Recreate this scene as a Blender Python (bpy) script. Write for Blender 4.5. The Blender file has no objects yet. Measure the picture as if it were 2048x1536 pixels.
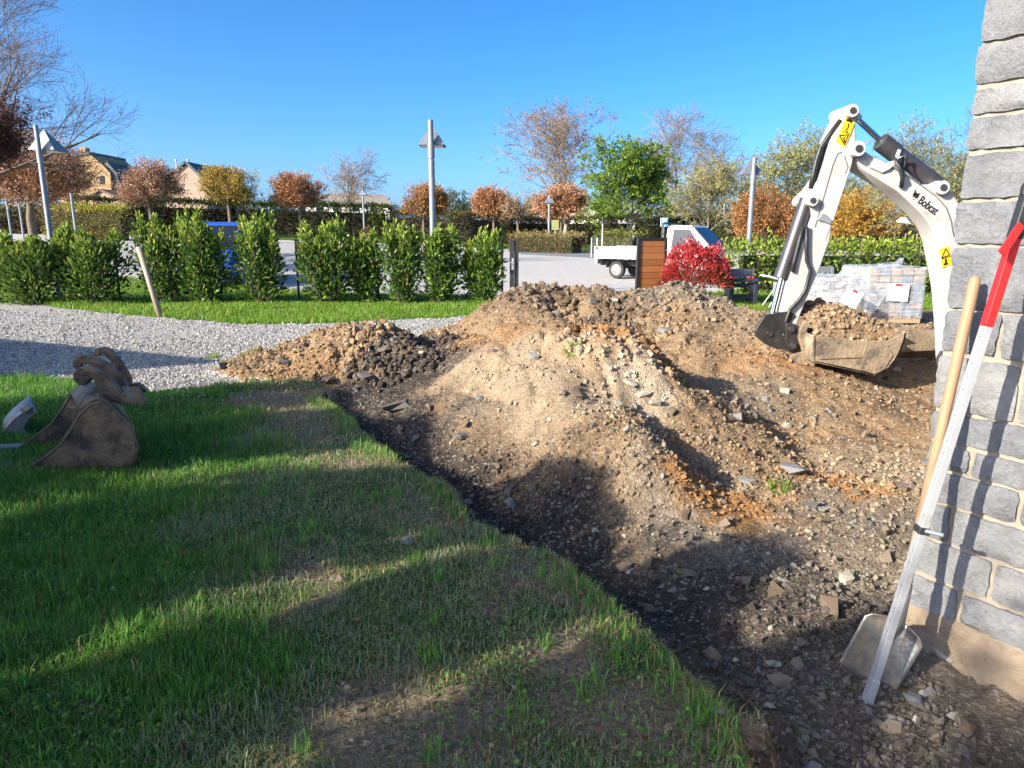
import bpy, math, random
import numpy as np
from mathutils import Vector, Matrix

# ------------------------------------------------------------------ camera, sky, sun, exposure
SC = bpy.context.scene
COL = SC.collection
F, YH, CH = 1420.0, 465.0, 1.6            # focal length (px of a 2048 wide frame), horizon row, eye height
TH = math.atan((768 - YH) / F)
cam_d = bpy.data.cameras.new("camera")
cam_d.sensor_width = 36.0
cam_d.lens = F / 2048 * 36.0
cam_d.clip_start = 0.05
cam_d.clip_end = 3000
cam = bpy.data.objects.new("camera", cam_d)
cam.location = (0, 0, CH)
cam.rotation_euler = (math.pi / 2 - TH, 0, 0)
COL.objects.link(cam)
SC.camera = cam

SUN_AZ, SUN_EL = math.radians(57), math.radians(25)      # direction the light travels, measured from +Y to +X
TRAVEL = Vector((math.sin(SUN_AZ) * math.cos(SUN_EL), math.cos(SUN_AZ) * math.cos(SUN_EL), -math.sin(SUN_EL)))
W = bpy.data.worlds.new("World")
SC.world = W
W.use_nodes = True
wn = W.node_tree
sky = wn.nodes.new("ShaderNodeTexSky")
sky.sky_type = 'NISHITA'
sky.sun_disc = False
sky.sun_elevation = SUN_EL
sky.sun_rotation = SUN_AZ + math.pi
sky.altitude = 200
sky.air_density = 0.5
sky.dust_density = 2.6
sky.ozone_density = 3.6
hs = wn.nodes.new("ShaderNodeHueSaturation")
hs.inputs["Saturation"].default_value = 1.26
hs.inputs["Value"].default_value = 1.0
hs.inputs["Hue"].default_value = 0.494
wn.links.new(sky.outputs[0], hs.inputs["Color"])
wn.links.new(hs.outputs[0], wn.nodes["Background"].inputs["Color"])
wn.nodes["Background"].inputs["Strength"].default_value = 0.092
sun_d = bpy.data.lights.new("sun", 'SUN')
sun_d.energy = 3.0
sun_d.angle = math.radians(0.53)
sun_d.color = (1.0, 0.91, 0.76)
sun = bpy.data.objects.new("sun", sun_d)
sun.rotation_euler = (-TRAVEL).to_track_quat('Z', 'Y').to_euler()
sun.location = (-20, -15, 20)
COL.objects.link(sun)
SC.view_settings.view_transform = 'Standard'
SC.view_settings.look = 'None'
SC.view_settings.gamma = 1.0
SC.view_settings.use_curve_mapping = False
SC.view_settings.exposure = 1.95
SC.cycles.use_denoising = True
SC.cycles.max_bounces = 8
SC.cycles.transparent_max_bounces = 16

# ------------------------------------------------------------------ helpers
CT, ST = math.cos(TH), math.sin(TH)
def AT(px, py, y):
    """world point seen at a photo pixel, at distance y in front of the camera"""
    u, v = (px - 1024) / F, (768 - py) / F
    d = np.array([u, CT + v * ST, -ST + v * CT])
    return d * (y / d[1]) + np.array([0, 0, CH])
def ATZ(px, py, z):
    u, v = (px - 1024) / F, (768 - py) / F
    d = np.array([u, CT + v * ST, -ST + v * CT])
    return d * ((z - CH) / d[2]) + np.array([0, 0, CH])
def PX(px, y):
    return AT(px, YH, y)[0]

def nrm(a):
    return a / np.maximum(np.linalg.norm(a, axis=-1, keepdims=True), 1e-9)
def sstep(a, b, x):
    t = np.clip((x - a) / (b - a), 0, 1)
    return t * t * (3 - 2 * t)

_tab = np.random.default_rng(5).random((256, 256))
def vnoise(x, y):
    xi, yi = np.floor(x).astype(int), np.floor(y).astype(int)
    fx, fy = x - xi, y - yi
    fx, fy = fx * fx * (3 - 2 * fx), fy * fy * (3 - 2 * fy)
    a = _tab[xi % 256, yi % 256]; b = _tab[(xi + 1) % 256, yi % 256]
    c = _tab[xi % 256, (yi + 1) % 256]; d = _tab[(xi + 1) % 256, (yi + 1) % 256]
    return (a * (1 - fx) + b * fx) * (1 - fy) + (c * (1 - fx) + d * fx) * fy - 0.5
def fbm(x, y, s, o=4, off=0.0):
    r = 0; a = 1.0
    for i in range(o):
        r = r + a * vnoise(x * s + off + 17.3 * i, y * s - off + 9.1 * i)
        s *= 2.03; a *= 0.5
    return r

class MB:
    """collects vertices, polygons and point colours; build() links them as ONE mesh object"""
    def __init__(self):
        self.v, self.f, self.c, self.n = [], [], [], 0
    def add(self, V, faces, col=None):
        V = np.asarray(V, float).reshape(-1, 3)
        self.v.append(V)
        for q in faces:
            q = np.asarray(q, np.int64)
            if q.ndim == 1: q = q[None]
            self.f.append(q + self.n)
        if col is not None:
            col = np.asarray(col, float)
            if col.ndim == 1: col = np.repeat(col[None], len(V), 0)
            self.c.append(col)
        elif self.c:
            self.c.append(np.ones((len(V), 3)))
        self.n += len(V)
        return self
    def box(self, c, s, R=None):
        s = np.asarray(s, float) / 2
        V = np.array([[x, y, z] for x in (-1, 1) for y in (-1, 1) for z in (-1, 1)]) * s
        if R is not None: V = V @ np.asarray(R).T
        return self.add(V + np.asarray(c), [[[0, 1, 3, 2], [4, 6, 7, 5], [0, 4, 5, 1], [2, 3, 7, 6], [0, 2, 6, 4], [1, 5, 7, 3]]])
    def prism(self, pts, vec, taper=None):
        """flat outline (n,3) swept by vec"""
        A = np.asarray(pts, float); n = len(A); B = A + np.asarray(vec, float)
        i = np.arange(n); j = (i + 1) % n
        return self.add(np.vstack([A, B]), [i[::-1][None], (i + n)[None], np.stack([i, j, j + n, i + n], 1)])
    def tube(self, path, r, n=8, cap=True):
        P = np.asarray(path, float)[None]; k = P.shape[1]
        r = np.full((1, k), r) if np.isscalar(r) else np.asarray(r, float)[None]
        V, q = tubes(P, r, n)
        fs = [q]
        if cap:
            fs += [np.arange(n)[::-1][None], (np.arange(n) + (k - 1) * n)[None]]
        return self.add(V, fs)
    def bar(self, a, b, w, h, up=(0, 0, 1)):
        a, b = np.asarray(a, float), np.asarray(b, float)
        d = nrm(b - a); u = np.asarray(up, float)
        s = nrm(np.cross(d, u)); u = np.cross(s, d)
        V = [p + s * x * w / 2 + u * y * h / 2 for p in (a, b) for x, y in ((-1, -1), (1, -1), (1, 1), (-1, 1))]
        return self.add(V, [[[3, 2, 1, 0], [4, 5, 6, 7], [0, 1, 5, 4], [1, 2, 6, 5], [2, 3, 7, 6], [3, 0, 4, 7]]])
    def mesh(self, name, smooth=None):
        me = bpy.data.meshes.new(name)
        V = np.vstack(self.v).astype(np.float32)
        me.vertices.add(len(V)); me.vertices.foreach_set('co', V.ravel())
        loops = np.concatenate([q.ravel() for q in self.f]).astype(np.int32)
        sizes = np.concatenate([np.full(len(q), q.shape[1]) for q in self.f]).astype(np.int32)
        me.loops.add(len(loops)); me.loops.foreach_set('vertex_index', loops)
        me.polygons.add(len(sizes))
        me.polygons.foreach_set('loop_start', np.concatenate([[0], np.cumsum(sizes)[:-1]]).astype(np.int32))
        me.update(calc_edges=True)
        me.polygons.foreach_set('use_smooth', np.full(len(sizes), smooth is not False, bool))
        if smooth is None: me.set_sharp_from_angle(angle=0.6)
        if self.c:
            C = np.vstack(self.c)
            if C.shape[1] == 3: C = np.hstack([C, np.ones((len(C), 1))])
            at = me.attributes.new('col', 'FLOAT_COLOR', 'POINT')
            at.data.foreach_set('color', C.astype(np.float32).ravel())
        me.validate()
        return me
    def build(self, name, mat, parent=None, smooth=None, bevel=0):
        return link(name, self.mesh(name, smooth), mat, parent, bevel)

def link(name, me, mat, parent=None, bevel=0):
    o = bpy.data.objects.new(name, me)
    if mat is not None:
        if not len(me.materials): me.materials.append(mat)
    COL.objects.link(o)
    if parent is not None:
        o.parent = parent
        o.matrix_parent_inverse = Matrix.Translation(-parent.location) if parent.rotation_euler.z == 0 else Matrix()
    if bevel:
        b = o.modifiers.new("bevel", 'BEVEL'); b.width = bevel; b.segments = 2; b.limit_method = 'ANGLE'; b.angle_limit = 0.6; b.harden_normals = True
    return o
def tag(o, label=None, cat=None, group=None, kind=None):
    for k, v in (('label', label), ('category', cat), ('group', group), ('kind', kind)):
        if v: o[k] = v
    return o
def empty(name, loc, label, cat, group=None):
    o = bpy.data.objects.new(name, None)
    o.empty_display_size = 0.2
    o.location = tuple(float(v) for v in loc)
    COL.objects.link(o)
    return tag(o, label, cat, group)

def tubes(P, R, n=5):
    N, K, _ = P.shape
    T = np.empty_like(P)
    T[:, 1:-1] = P[:, 2:] - P[:, :-2]; T[:, 0] = P[:, 1] - P[:, 0]; T[:, -1] = P[:, -1] - P[:, -2]
    T = nrm(T)
    ref = np.where(np.abs(T[:, :1, 2:3]) > 0.9, np.array([1.0, 0, 0]), np.array([0, 0, 1.0]))
    ref = np.repeat(ref, K, 1)
    A = nrm(np.cross(T, ref)); B = np.cross(T, A)
    an = np.arange(n) * 2 * math.pi / n
    V = P[:, :, None] + R[:, :, None, None] * (A[:, :, None] * np.cos(an)[None, None, :, None] + B[:, :, None] * np.sin(an)[None, None, :, None])
    base = (np.arange(N)[:, None, None] * K + np.arange(K - 1)[None, :, None]) * n
    i = np.arange(n)[None, None]; j = (np.arange(n) + 1)[None, None] % n
    q = np.stack([base + i, base + j, base + n + j, base + n + i], -1).reshape(-1, 4)
    return V.reshape(-1, 3), q

def leaves(C, D, L, Wd, rng, fold=0.25):
    """folded leaf blades: base, right, tip, left"""
    N = len(C); D = nrm(D)
    q = nrm(np.cross(D, rng.normal(size=(N, 3)))); up = np.cross(q, D)
    L = np.broadcast_to(L, (N,))[:, None]; Wd = np.broadcast_to(Wd, (N,))[:, None]
    mid = C + D * L * 0.5
    V = np.stack([C, mid + q * Wd / 2 + up * Wd * fold, C + D * L, mid - q * Wd / 2 + up * Wd * fold], 1).reshape(-1, 3)
    b = np.arange(N)[:, None] * 4
    return V, np.vstack([b + [0, 1, 2], b + [0, 2, 3]])

# ------------------------------------------------------------------ materials
MATS = {}
def _nodes(name):
    m = bpy.data.materials.new(name); m.use_nodes = True
    nt = m.node_tree; b = nt.nodes["Principled BSDF"]
    return m, nt, b
def mixc(nt, fac, a, b, mode='MIX'):
    n = nt.nodes.new("ShaderNodeMix"); n.data_type = 'RGBA'; n.blend_type = mode
    for sock, v in ((n.inputs[0], fac), (n.inputs[6], a), (n.inputs[7], b)):
        if hasattr(v, 'links'): nt.links.new(v, sock)
        elif isinstance(v, (int, float)): sock.default_value = v
        else: sock.default_value = (*v[:3], 1)
    return n.outputs[2]
def noise(nt, scale, detail=4, rough=0.6, coord=None, kind='noise'):
    if kind == 'noise':
        n = nt.nodes.new("ShaderNodeTexNoise"); n.inputs["Detail"].default_value = detail; n.inputs["Roughness"].default_value = rough
    else:
        n = nt.nodes.new("ShaderNodeTexVoronoi")
        if kind == 'edge': n.feature = 'DISTANCE_TO_EDGE'
    n.inputs["Scale"].default_value = scale
    if coord is not None: nt.links.new(coord, n.inputs["Vector"])
    return n
def ramp(nt, sock, a, b):
    n = nt.nodes.new("ShaderNodeMapRange"); n.inputs[1].default_value = a; n.inputs[2].default_value = b
    nt.links.new(sock, n.inputs[0]); return n.outputs[0]
def coordo(nt):
    return nt.nodes.new("ShaderNodeTexCoord").outputs["Object"]
def bump(nt, b, h, strength, dist=0.02, chain=None):
    n = nt.nodes.new("ShaderNodeBump"); n.inputs["Strength"].default_value = strength; n.inputs["Distance"].default_value = dist
    nt.links.new(h, n.inputs["Height"])
    if chain is not None: nt.links.new(chain, n.inputs["Normal"])
    nt.links.new(n.outputs[0], b.inputs["Normal"]); return n.outputs[0]

def mat(name, c1, c2=None, scale=6, rough=0.7, bmp=0.0, bscale=30, metal=0.0, spec=0.5, coat=0.0, c3=None, s3=1.5, t3=(0.55, 0.7)):
    """plain surface with two-tone mottling, optional second dirt tone and fine relief"""
    if name in MATS: return MATS[name]
    m, nt, b = _nodes(name)
    co = coordo(nt)
    c2 = c2 or tuple(x * 0.75 for x in c1)
    n = noise(nt, scale, 5, 0.62, co)
    c = mixc(nt, ramp(nt, n.outputs[0], 0.35, 0.65), c1, c2)
    if c3 is not None:
        n3 = noise(nt, s3, 6, 0.7, co)
        c = mixc(nt, ramp(nt, n3.outputs[0], *t3), c, c3)
    nt.links.new(c, b.inputs["Base Color"])
    rr = nt.nodes.new("ShaderNodeMapRange"); rr.inputs[3].default_value = max(rough - 0.1, 0.02); rr.inputs[4].default_value = min(rough + 0.1, 1)
    nt.links.new(n.outputs[0], rr.inputs[0]); nt.links.new(rr.outputs[0], b.inputs["Roughness"])
    b.inputs["Metallic"].default_value = metal
    b.inputs["Specular IOR Level"].default_value = spec
    b.inputs["Coat Weight"].default_value = coat
    if bmp:
        bn = noise(nt, bscale, 4, 0.6, co)
        bump(nt, b, bn.outputs[0], bmp)
    MATS[name] = m
    return m
def leafmat(name, rough=0.5, trans=0.35, spec=0.4, tint=(1, 1, 1)):
    """foliage: colour of each leaf from its own point colour, light shines through"""
    if name in MATS: return MATS[name]
    m, nt, b = _nodes(name)
    a = nt.nodes.new("ShaderNodeAttribute"); a.attribute_name = 'col'
    c = mixc(nt, 1.0, a.outputs["Color"], tint, 'MULTIPLY')
    nt.links.new(c, b.inputs["Base Color"])
    b.inputs["Roughness"].default_value = rough
    b.inputs["Specular IOR Level"].default_value = spec
    if trans:
        t = nt.nodes.new("ShaderNodeBsdfTranslucent"); nt.links.new(c, t.inputs[0])
        mx = nt.nodes.new("ShaderNodeMixShader"); mx.inputs[0].default_value = trans
        nt.links.new(b.outputs[0], mx.inputs[1]); nt.links.new(t.outputs[0], mx.inputs[2])
        nt.links.new(mx.outputs[0], nt.nodes["Material Output"].inputs["Surface"])
    MATS[name] = m
    return m
def glassmat(name, c=(0.02, 0.03, 0.04), rough=0.12):
    if name in MATS: return MATS[name]
    m, nt, b = _nodes(name)
    b.inputs["Base Color"].default_value = (*c, 1); b.inputs["Roughness"].default_value = rough
    b.inputs["Specular IOR Level"].default_value = 0.25
    MATS[name] = m
    return m

# ------------------------------------------------------------------ terrain: one height function for everything that stands on it
EDGE = np.array([(0.7, -12), (0.7, 1.0), (0.74, 1.88), (0.77, 2.09), (0.54, 2.61), (0.31, 3.18), (-0.07, 3.65), (-0.43, 4.36), (-0.86, 5.0),
                 (-1.45, 6.17), (-1.90, 6.86), (-1.75, 7.4), (-1.2, 8.2), (-1.0, 30)])
def d_edge(x, y):
    w = 0.10 * fbm(x, y, 2.3, 2) + 0.07 * fbm(x, y, 8.0, 2, 3.0)
    return (x - np.interp(y, EDGE[:, 1], EDGE[:, 0])) * 0.78 + w
HEAPS = [  # ridge lines (x, y, height), side slope
    ([(-3.3, 8.1, 0.08), (-2.7, 8.3, 0.30), (-2.1, 8.45, 0.47), (-1.5, 8.2, 0.49), (-1.0, 7.7, 0.30), (-0.8, 7.2, 0.15)], 0.52),
    ([(-1.2, 9.2, 0.18), (-0.75, 8.5, 0.32), (-0.3, 7.9, 0.50), (0.15, 7.4, 0.64), (0.52, 7.0, 0.75), (0.92, 6.7, 0.64), (1.22, 6.3, 0.44), (1.38, 5.85, 0.12)], 0.60),
    ([(-0.75, 11.0, 0.25), (-0.1, 10.8, 0.58), (0.4, 10.6, 0.76), (0.85, 10.7, 0.64), (1.25, 10.6, 0.76), (1.75, 10.5, 0.66), (2.4, 10.4, 0.80), (2.95, 10.2, 0.62), (3.5, 10.0, 0.30)], 0.48),
    ([(2.2, 8.6, 0.34), (2.9, 7.9, 0.22), (3.3, 7.4, 0.02)], 0.30),
]
def heaps(x, y):
    z = np.full(np.shape(x), -9.0)
    for pts, s in HEAPS:
        for (x0, y0, h0), (x1, y1, h1) in zip(pts[:-1], pts[1:]):
            dx, dy = x1 - x0, y1 - y0
            t = np.clip(((x - x0) * dx + (y - y0) * dy) / (dx * dx + dy * dy), 0, 1)
            d = np.hypot(x - x0 - t * dx, y - y0 - t * dy)
            h = h0 + t * (h1 - h0) - s * (np.sqrt(d * d + 0.03) - 0.17)
            k = 0.10                                     # rounded union of the heaps
            e = np.clip(0.5 + 0.5 * (h - z) / k, 0, 1)
            z = z * (1 - e) + h * e + k * e * (1 - e)
    return z
def z_far(x, y):
    k = 0.011 + 0.040 * np.clip(-x / np.maximum(np.abs(y), 1), 0, 0.7)
    return np.maximum(y - 20, 0) * k * sstep(20, 26, y)
def soil_w(x, y):
    """1 where the ground has been dug or tipped on"""
    de = d_edge(x, y)
    yf = np.interp(x, [-2, -1, -0.5, 0, 2, 3, 4, 9], [8.6, 9.3, 10.8, 11.6, 12.0, 13.4, 14.6, 15.4])
    a = sstep(-0.02, 0.05, de) * sstep(0.0, 0.15, yf + 0.5 * fbm(x, y, 1.3, 3, 3.0) - y)
    h = heaps(x, y) + 0.12 * fbm(x, y, 2.2, 3, 7.0)
    b = sstep(0.005, 0.05, h) * (y > 6.2)
    return np.maximum(a, b)
def terrain(x, y, detail=True):
    x = np.asarray(x, float); y = np.asarray(y, float)
    de = d_edge(x, y)
    yb = np.interp(x, [-2, -1.6, -0.9, -0.1, 0.5, 1.2, 2, 2.8, 3.6, 4.6, 6], [6.9, 6.9, 6.4, 5.6, 5.4, 5.4, 5.8, 6.4, 7.0, 7.3, 7.3])
    w = sstep(-0.02, 0.10, de) * (1 - sstep(0.0, 1.2, y - yb)) * (1 - sstep(6, 8, x))
    z = -0.25 * w
    z = z - 0.20 * np.exp(-((de - 0.45) / 0.30) ** 2) * (0.25 + 0.75 * sstep(2.6, 3.8, y)) * (1 - sstep(6.3, 7.0, y)) * (y > 0)
    z = z + 0.50 * sstep(0.62, 1.30, de + 0.22 * fbm(x, y, 1.7, 2, 12.0)) * sstep(4.5, 5.3, y + 0.3 * x) * (1 - sstep(6.9, 7.6, y)) * (1 - sstep(0.8, 1.6, x))
    h = heaps(x, y)
    k = 0.12
    e = np.clip(0.5 + 0.5 * (h - z) / k, 0, 1)
    z = z * (1 - e) + h * e + k * e * (1 - e) - k * 0.25 * sstep(0.5, 0.1, np.abs(h - z)) * 0
    z = z + z_far(x, y)
    sw = soil_w(x, y)
    z = z + sw * 0.16 * fbm(x, y, 1.1, 3, 1.0) * np.clip(0.35 + 2.5 * np.maximum(h, 0), 0, 1) + sw * 0.060 * fbm(x, y, 3.2, 3, 8.0) - sw * 0.05 * sstep(0.10, 0.02, np.abs(fbm(x * 1.6 + 0.5 * y, y * 0.6, 2.2, 2, 15.0))) * sstep(0.0, 0.2, h)
    if detail:
        z = z + sw * (0.050 * np.abs(fbm(x, y, 8.0, 3, 2.0)) + 0.022 * fbm(x, y, 22.0, 2, 4.0))
        z = z + (1 - sw) * (0.05 * fbm(x, y, 0.45, 3, 5.0) + 0.012 * fbm(x, y, 5.0, 2, 6.0)) * (1 - sstep(14, 30, y))
    return z
def tz(x, y):
    return float(terrain(np.array([x]), np.array([y]))[0])

def HIT(px, py):
    """ground point seen at a photo pixel"""
    u, v = (px - 1024) / F, (768 - py) / F
    d = np.array([u, CT + v * ST, -ST + v * CT]); t = np.linspace(1.2, 30, 6000)
    P = d[None] * t[:, None] + np.array([0, 0, CH]); k = np.argmax(P[:, 2] < terrain(P[:, 0], P[:, 1]))
    return P[k]
PATH_N = ([-40, -20, -5.8, -4.96, -3.7, -3.2, 0, 5], [13, 10, 7.85, 7.70, 6.97, 7.2, 9, 9])
PATH_F = ([-40, -20, -12.4, -7.67, -4.68, -2.94, -1.19, -0.45, 1, 3, 5], [28, 20.5, 17.25, 14.06, 12.64, 12.86, 13.63, 14.5, 15.2, 15, 13.6])
PARK_N = ([-60, -20, -10, -5.5, -2, 0.3, 4, 8, 14, 60], [30, 27, 23, 19.8, 18.6, 18.0, 18.6, 21, 24, 30])
PARK_F = ([-60, -30, -10, 0, 2, 12, 22, 40], [62, 62, 60, 54, 50, 50, 52, 52])
ROAD = [(0.3, 53), (6, 52), (12, 44), (7.8, 33), (6.0, 34), (4.4, 40), (0.5, 45)]
def in_poly(x, y, poly):
    r = np.zeros(np.shape(x), bool); n = len(poly)
    for i in range(n):
        (x0, y0), (x1, y1) = poly[i], poly[(i + 1) % n]
        c = ((y0 > y) != (y1 > y)) & (x < (x1 - x0) * (y - y0) / (y1 - y0 + 1e-12) + x0)
        r ^= c
    return r
def zone(x, y):
    """0 lawn, 1 soil, 2 gravel path, 3 verge, 4 parking, 5 road, 6 field"""
    j = 0.10 * fbm(x, y, 3.0, 3, 11.0)
    s = soil_w(x, y) > 0.5
    z = np.full(np.shape(x), 6)
    z[(y < np.interp(x, *PARK_N) + 3 * j)] = 3
    z[(y < np.interp(x, *PATH_F) + 2 * j) & (x < 5)] = 2
    z[(y < np.interp(x, *PATH_N) + 3 * j) & (x < 5)] = 0
    pk = (y >= np.interp(x, *PARK_N) + 3 * j) & (y < np.interp(x, *PARK_F) + 2 * j) & (x < 24)
    z[pk] = 4
    z[pk & in_poly(x, y, ROAD)] = 5
    z[s] = 1
    return z
def soil_tones(x, y):
    """orange, dark, pale, grey shares of the dug earth"""
    n = 0.5 + fbm(x, y, 2.6, 4, 20.0)
    def blob(cx, cy, r, s=1.0):
        d = np.hypot(x - cx, y - cy) / r
        return s * sstep(1.15, 0.35, d + 0.9 * (0.5 - n))
    o = np.maximum.reduce([blob(0.95, 6.6, 0.75), blob(1.25, 4.6, 0.42, 1.0), blob(0.0, 7.8, 1.1, 0.5), blob(-2.5, 7.6, 0.7, 0.4), blob(0.7, 2.3, 0.5, 0.5),
                           blob(2.45, 5.0, 0.40, 1.5), blob(3.0, 8.2, 0.8, 0.5), blob(0.95, 3.2, 0.3, .5)])
    de = d_edge(x, y)
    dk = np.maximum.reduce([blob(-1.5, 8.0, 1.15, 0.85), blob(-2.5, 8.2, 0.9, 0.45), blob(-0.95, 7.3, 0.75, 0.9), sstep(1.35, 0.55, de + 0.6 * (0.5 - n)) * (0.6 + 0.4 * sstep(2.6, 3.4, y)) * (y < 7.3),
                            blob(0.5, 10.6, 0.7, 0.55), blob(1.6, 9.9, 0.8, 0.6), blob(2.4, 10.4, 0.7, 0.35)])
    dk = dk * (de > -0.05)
    pa = np.maximum.reduce([0.55 * sstep(0.75, 0.95, de + 0.3 * (n - 0.5)) * sstep(1.75, 1.35, de + 0.3 * (n - 0.5)) * sstep(5.0, 5.6, y) * sstep(7.3, 6.9, y), blob(0.0, 6.15, 0.85, 0.62), blob(1.1, 5.95, 0.38, 0.95), blob(0.65, 6.0, 0.55, 0.55), blob(3.1, 5.4, 0.8, 0.35), blob(-0.6, 7.0, 0.6, .6)])
    g = np.maximum.reduce([sstep(5.6, 4.2, y + (n - 0.5)) * sstep(0.5, 1.0, x) * 0.9, blob(2.5, 10.4, 1.3, 0.7), blob(2.3, 6.9, 0.8, 0.6)])
    return np.clip(np.stack([o, dk, pa, g], -1), 0, 1)

def axis(segs):
    out = []
    for a, b, s in segs:
        out.append(np.linspace(a, b, max(2, int(round((b - a) / s)) + 1))[:-1])
    return np.concatenate(out + [[segs[-1][1]]])
def grow_axis(a, b, s, g):
    r = [a]
    while abs(r[-1]) < abs(b):
        r.append(r[-1] + math.copysign(s, b)); s *= g
    return r
gx = np.concatenate([grow_axis(-10.5, -900, 0.35, 1.14)[::-1], axis([(-10.5, -4.6, 0.14), (-4.6, 5.2, 0.036), (5.2, 10, 0.14)])[1:], grow_axis(10.2, 900, 0.3, 1.14)])
gy = np.concatenate([grow_axis(-1.0, -300, 0.5, 1.35)[::-1], axis([(-0.9, 1.5, 0.15), (1.5, 11.8, 0.036), (11.8, 21, 0.13), (21, 66, 0.5)]), grow_axis(66.6, 1500, 0.8, 1.2)])
GX, GY = np.meshgrid(gx, gy, indexing='ij')
GZ = terrain(GX, GY)
GZ = GZ - 0.0
nx, ny = GX.shape
vid = np.arange(nx * ny).reshape(nx, ny)
quads = np.stack([vid[:-1, :-1], vid[1:, :-1], vid[1:, 1:], vid[:-1, 1:]], -1).reshape(-1, 4)
cx_ = 0.25 * (GX[:-1, :-1] + GX[1:, :-1] + GX[1:, 1:] + GX[:-1, 1:])
cy_ = 0.25 * (GY[:-1, :-1] + GY[1:, :-1] + GY[1:, 1:] + GY[:-1, 1:])
ZN = zone(cx_, cy_).ravel()
GV = np.stack([GX.ravel(), GY.ravel(), GZ.ravel()], -1)
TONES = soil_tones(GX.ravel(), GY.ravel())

def worn(x, y):
    xb = -0.55 - 0.26 * y
    return sstep(-0.25, 0.35, x - xb + 0.9 * fbm(x, y, 1.2, 3, 30.0)) * (y < 8) * (x < 3)
def bare(x, y):
    """share of bare earth in the lawn"""
    n = fbm(x, y, 1.9, 4, 40.0)
    b = sstep(0.10, 0.34, n) * worn(x, y) * 0.9
    for px, py, r in ((800, 1440, 0.38), (870, 1030, 0.30), (600, 830, 0.55), (560, 800, 0.6), (700, 930, 0.25), (1130, 1300, 0.25), (1350, 1450, 0.3), (1180, 1420, 0.2), (1010, 1120, 0.2)):
        p = ATZ(px, py, 0)
        b = np.maximum(b, sstep(1.2, 0.4, np.hypot(x - p[0], (y - p[1]) * 1.1) / r + 1.2 * n))
    return np.clip(b, 0, 1)

def soil_material():
    m, nt, b = _nodes("dug_earth")
    co = coordo(nt)
    a = nt.nodes.new("ShaderNodeAttribute"); a.attribute_name = 'col'
    sp = nt.nodes.new("ShaderNodeSeparateColor"); nt.links.new(a.outputs["Color"], sp.inputs[0])
    n1 = noise(nt, 3.0, 8, 0.65, co); n2 = noise(nt, 28, 6, 0.7, co); v = noise(nt, 60, coord=co, kind='vor')
    c = mixc(nt, ramp(nt, n1.outputs[0], 0.3, 0.7), (0.215, 0.138, 0.074), (0.385, 0.262, 0.150))
    n0 = noise(nt, 0.9, 7, 0.7, co)
    c = mixc(nt, ramp(nt, n0.outputs[0], 0.48, 0.66), c, mixc(nt, 1.0, c, (0.55, 0.52, 0.50), 'MULTIPLY'))
    c = mixc(nt, a.outputs["Alpha"], c, (0.21, 0.172, 0.128))
    c = mixc(nt, sp.outputs[0], c, (0.35, 0.175, 0.062))
    c = mixc(nt, sp.outputs[2], c, (0.44, 0.345, 0.24))
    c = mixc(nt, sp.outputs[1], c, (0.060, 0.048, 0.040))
    c = mixc(nt, ramp(nt, n2.outputs[0], 0.30, 0.75), mixc(nt, 1.0, c, (0.55, 0.55, 0.55), 'MULTIPLY'), mixc(nt, 1.0, c, (1.3, 1.3, 1.3), 'MULTIPLY'))
    vv = nt.nodes.new("ShaderNodeSeparateColor"); nt.links.new(v.outputs["Color"], vv.inputs[0])
    c = mixc(nt, ramp(nt, vv.outputs[0], 0.80, 0.95), c, mixc(nt, 0.5, c, (0.42, 0.37, 0.30)))
    nt.links.new(c, b.inputs["Base Color"])
    b.inputs["Roughness"].default_value = 0.95
    b.inputs["Specular IOR Level"].default_value = 0.15
    b1 = bump(nt, b, n2.outputs[0], 0.9, 0.03)
    bump(nt, b, v.outputs["Distance"], 0.6, 0.015, b1)
    return m
def lawn_material(name, g1, g2, earth=(0.27, 0.205, 0.14)):
    m, nt, b = _nodes(name)
    co = coordo(nt)
    a = nt.nodes.new("ShaderNodeAttribute"); a.attribute_name = 'col'
    sp = nt.nodes.new("ShaderNodeSeparateColor"); nt.links.new(a.outputs["Color"], sp.inputs[0])
    n1 = noise(nt, 2.0, 6, 0.7, co); n2 = noise(nt, 45, 5, 0.7, co)
    c = mixc(nt, ramp(nt, n1.outputs[0], 0.35, 0.65), g1, g2)
    e = mixc(nt, ramp(nt, n2.outputs[0], 0.35, 0.7), tuple(0.6 * q for q in earth), tuple(1.5 * q for q in earth))
    c = mixc(nt, sp.outputs[0], c, e)
    c = mixc(nt, ramp(nt, n2.outputs[0], 0.3, 0.8), mixc(nt, 1.0, c, (0.6, 0.6, 0.6), 'MULTIPLY'), c)
    nt.links.new(c, b.inputs["Base Color"])
    b.inputs["Roughness"].default_value = 1.0; b.inputs["Specular IOR Level"].default_value = 0.1
    bump(nt, b, n2.outputs[0], 0.8, 0.03)
    return m
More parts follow.
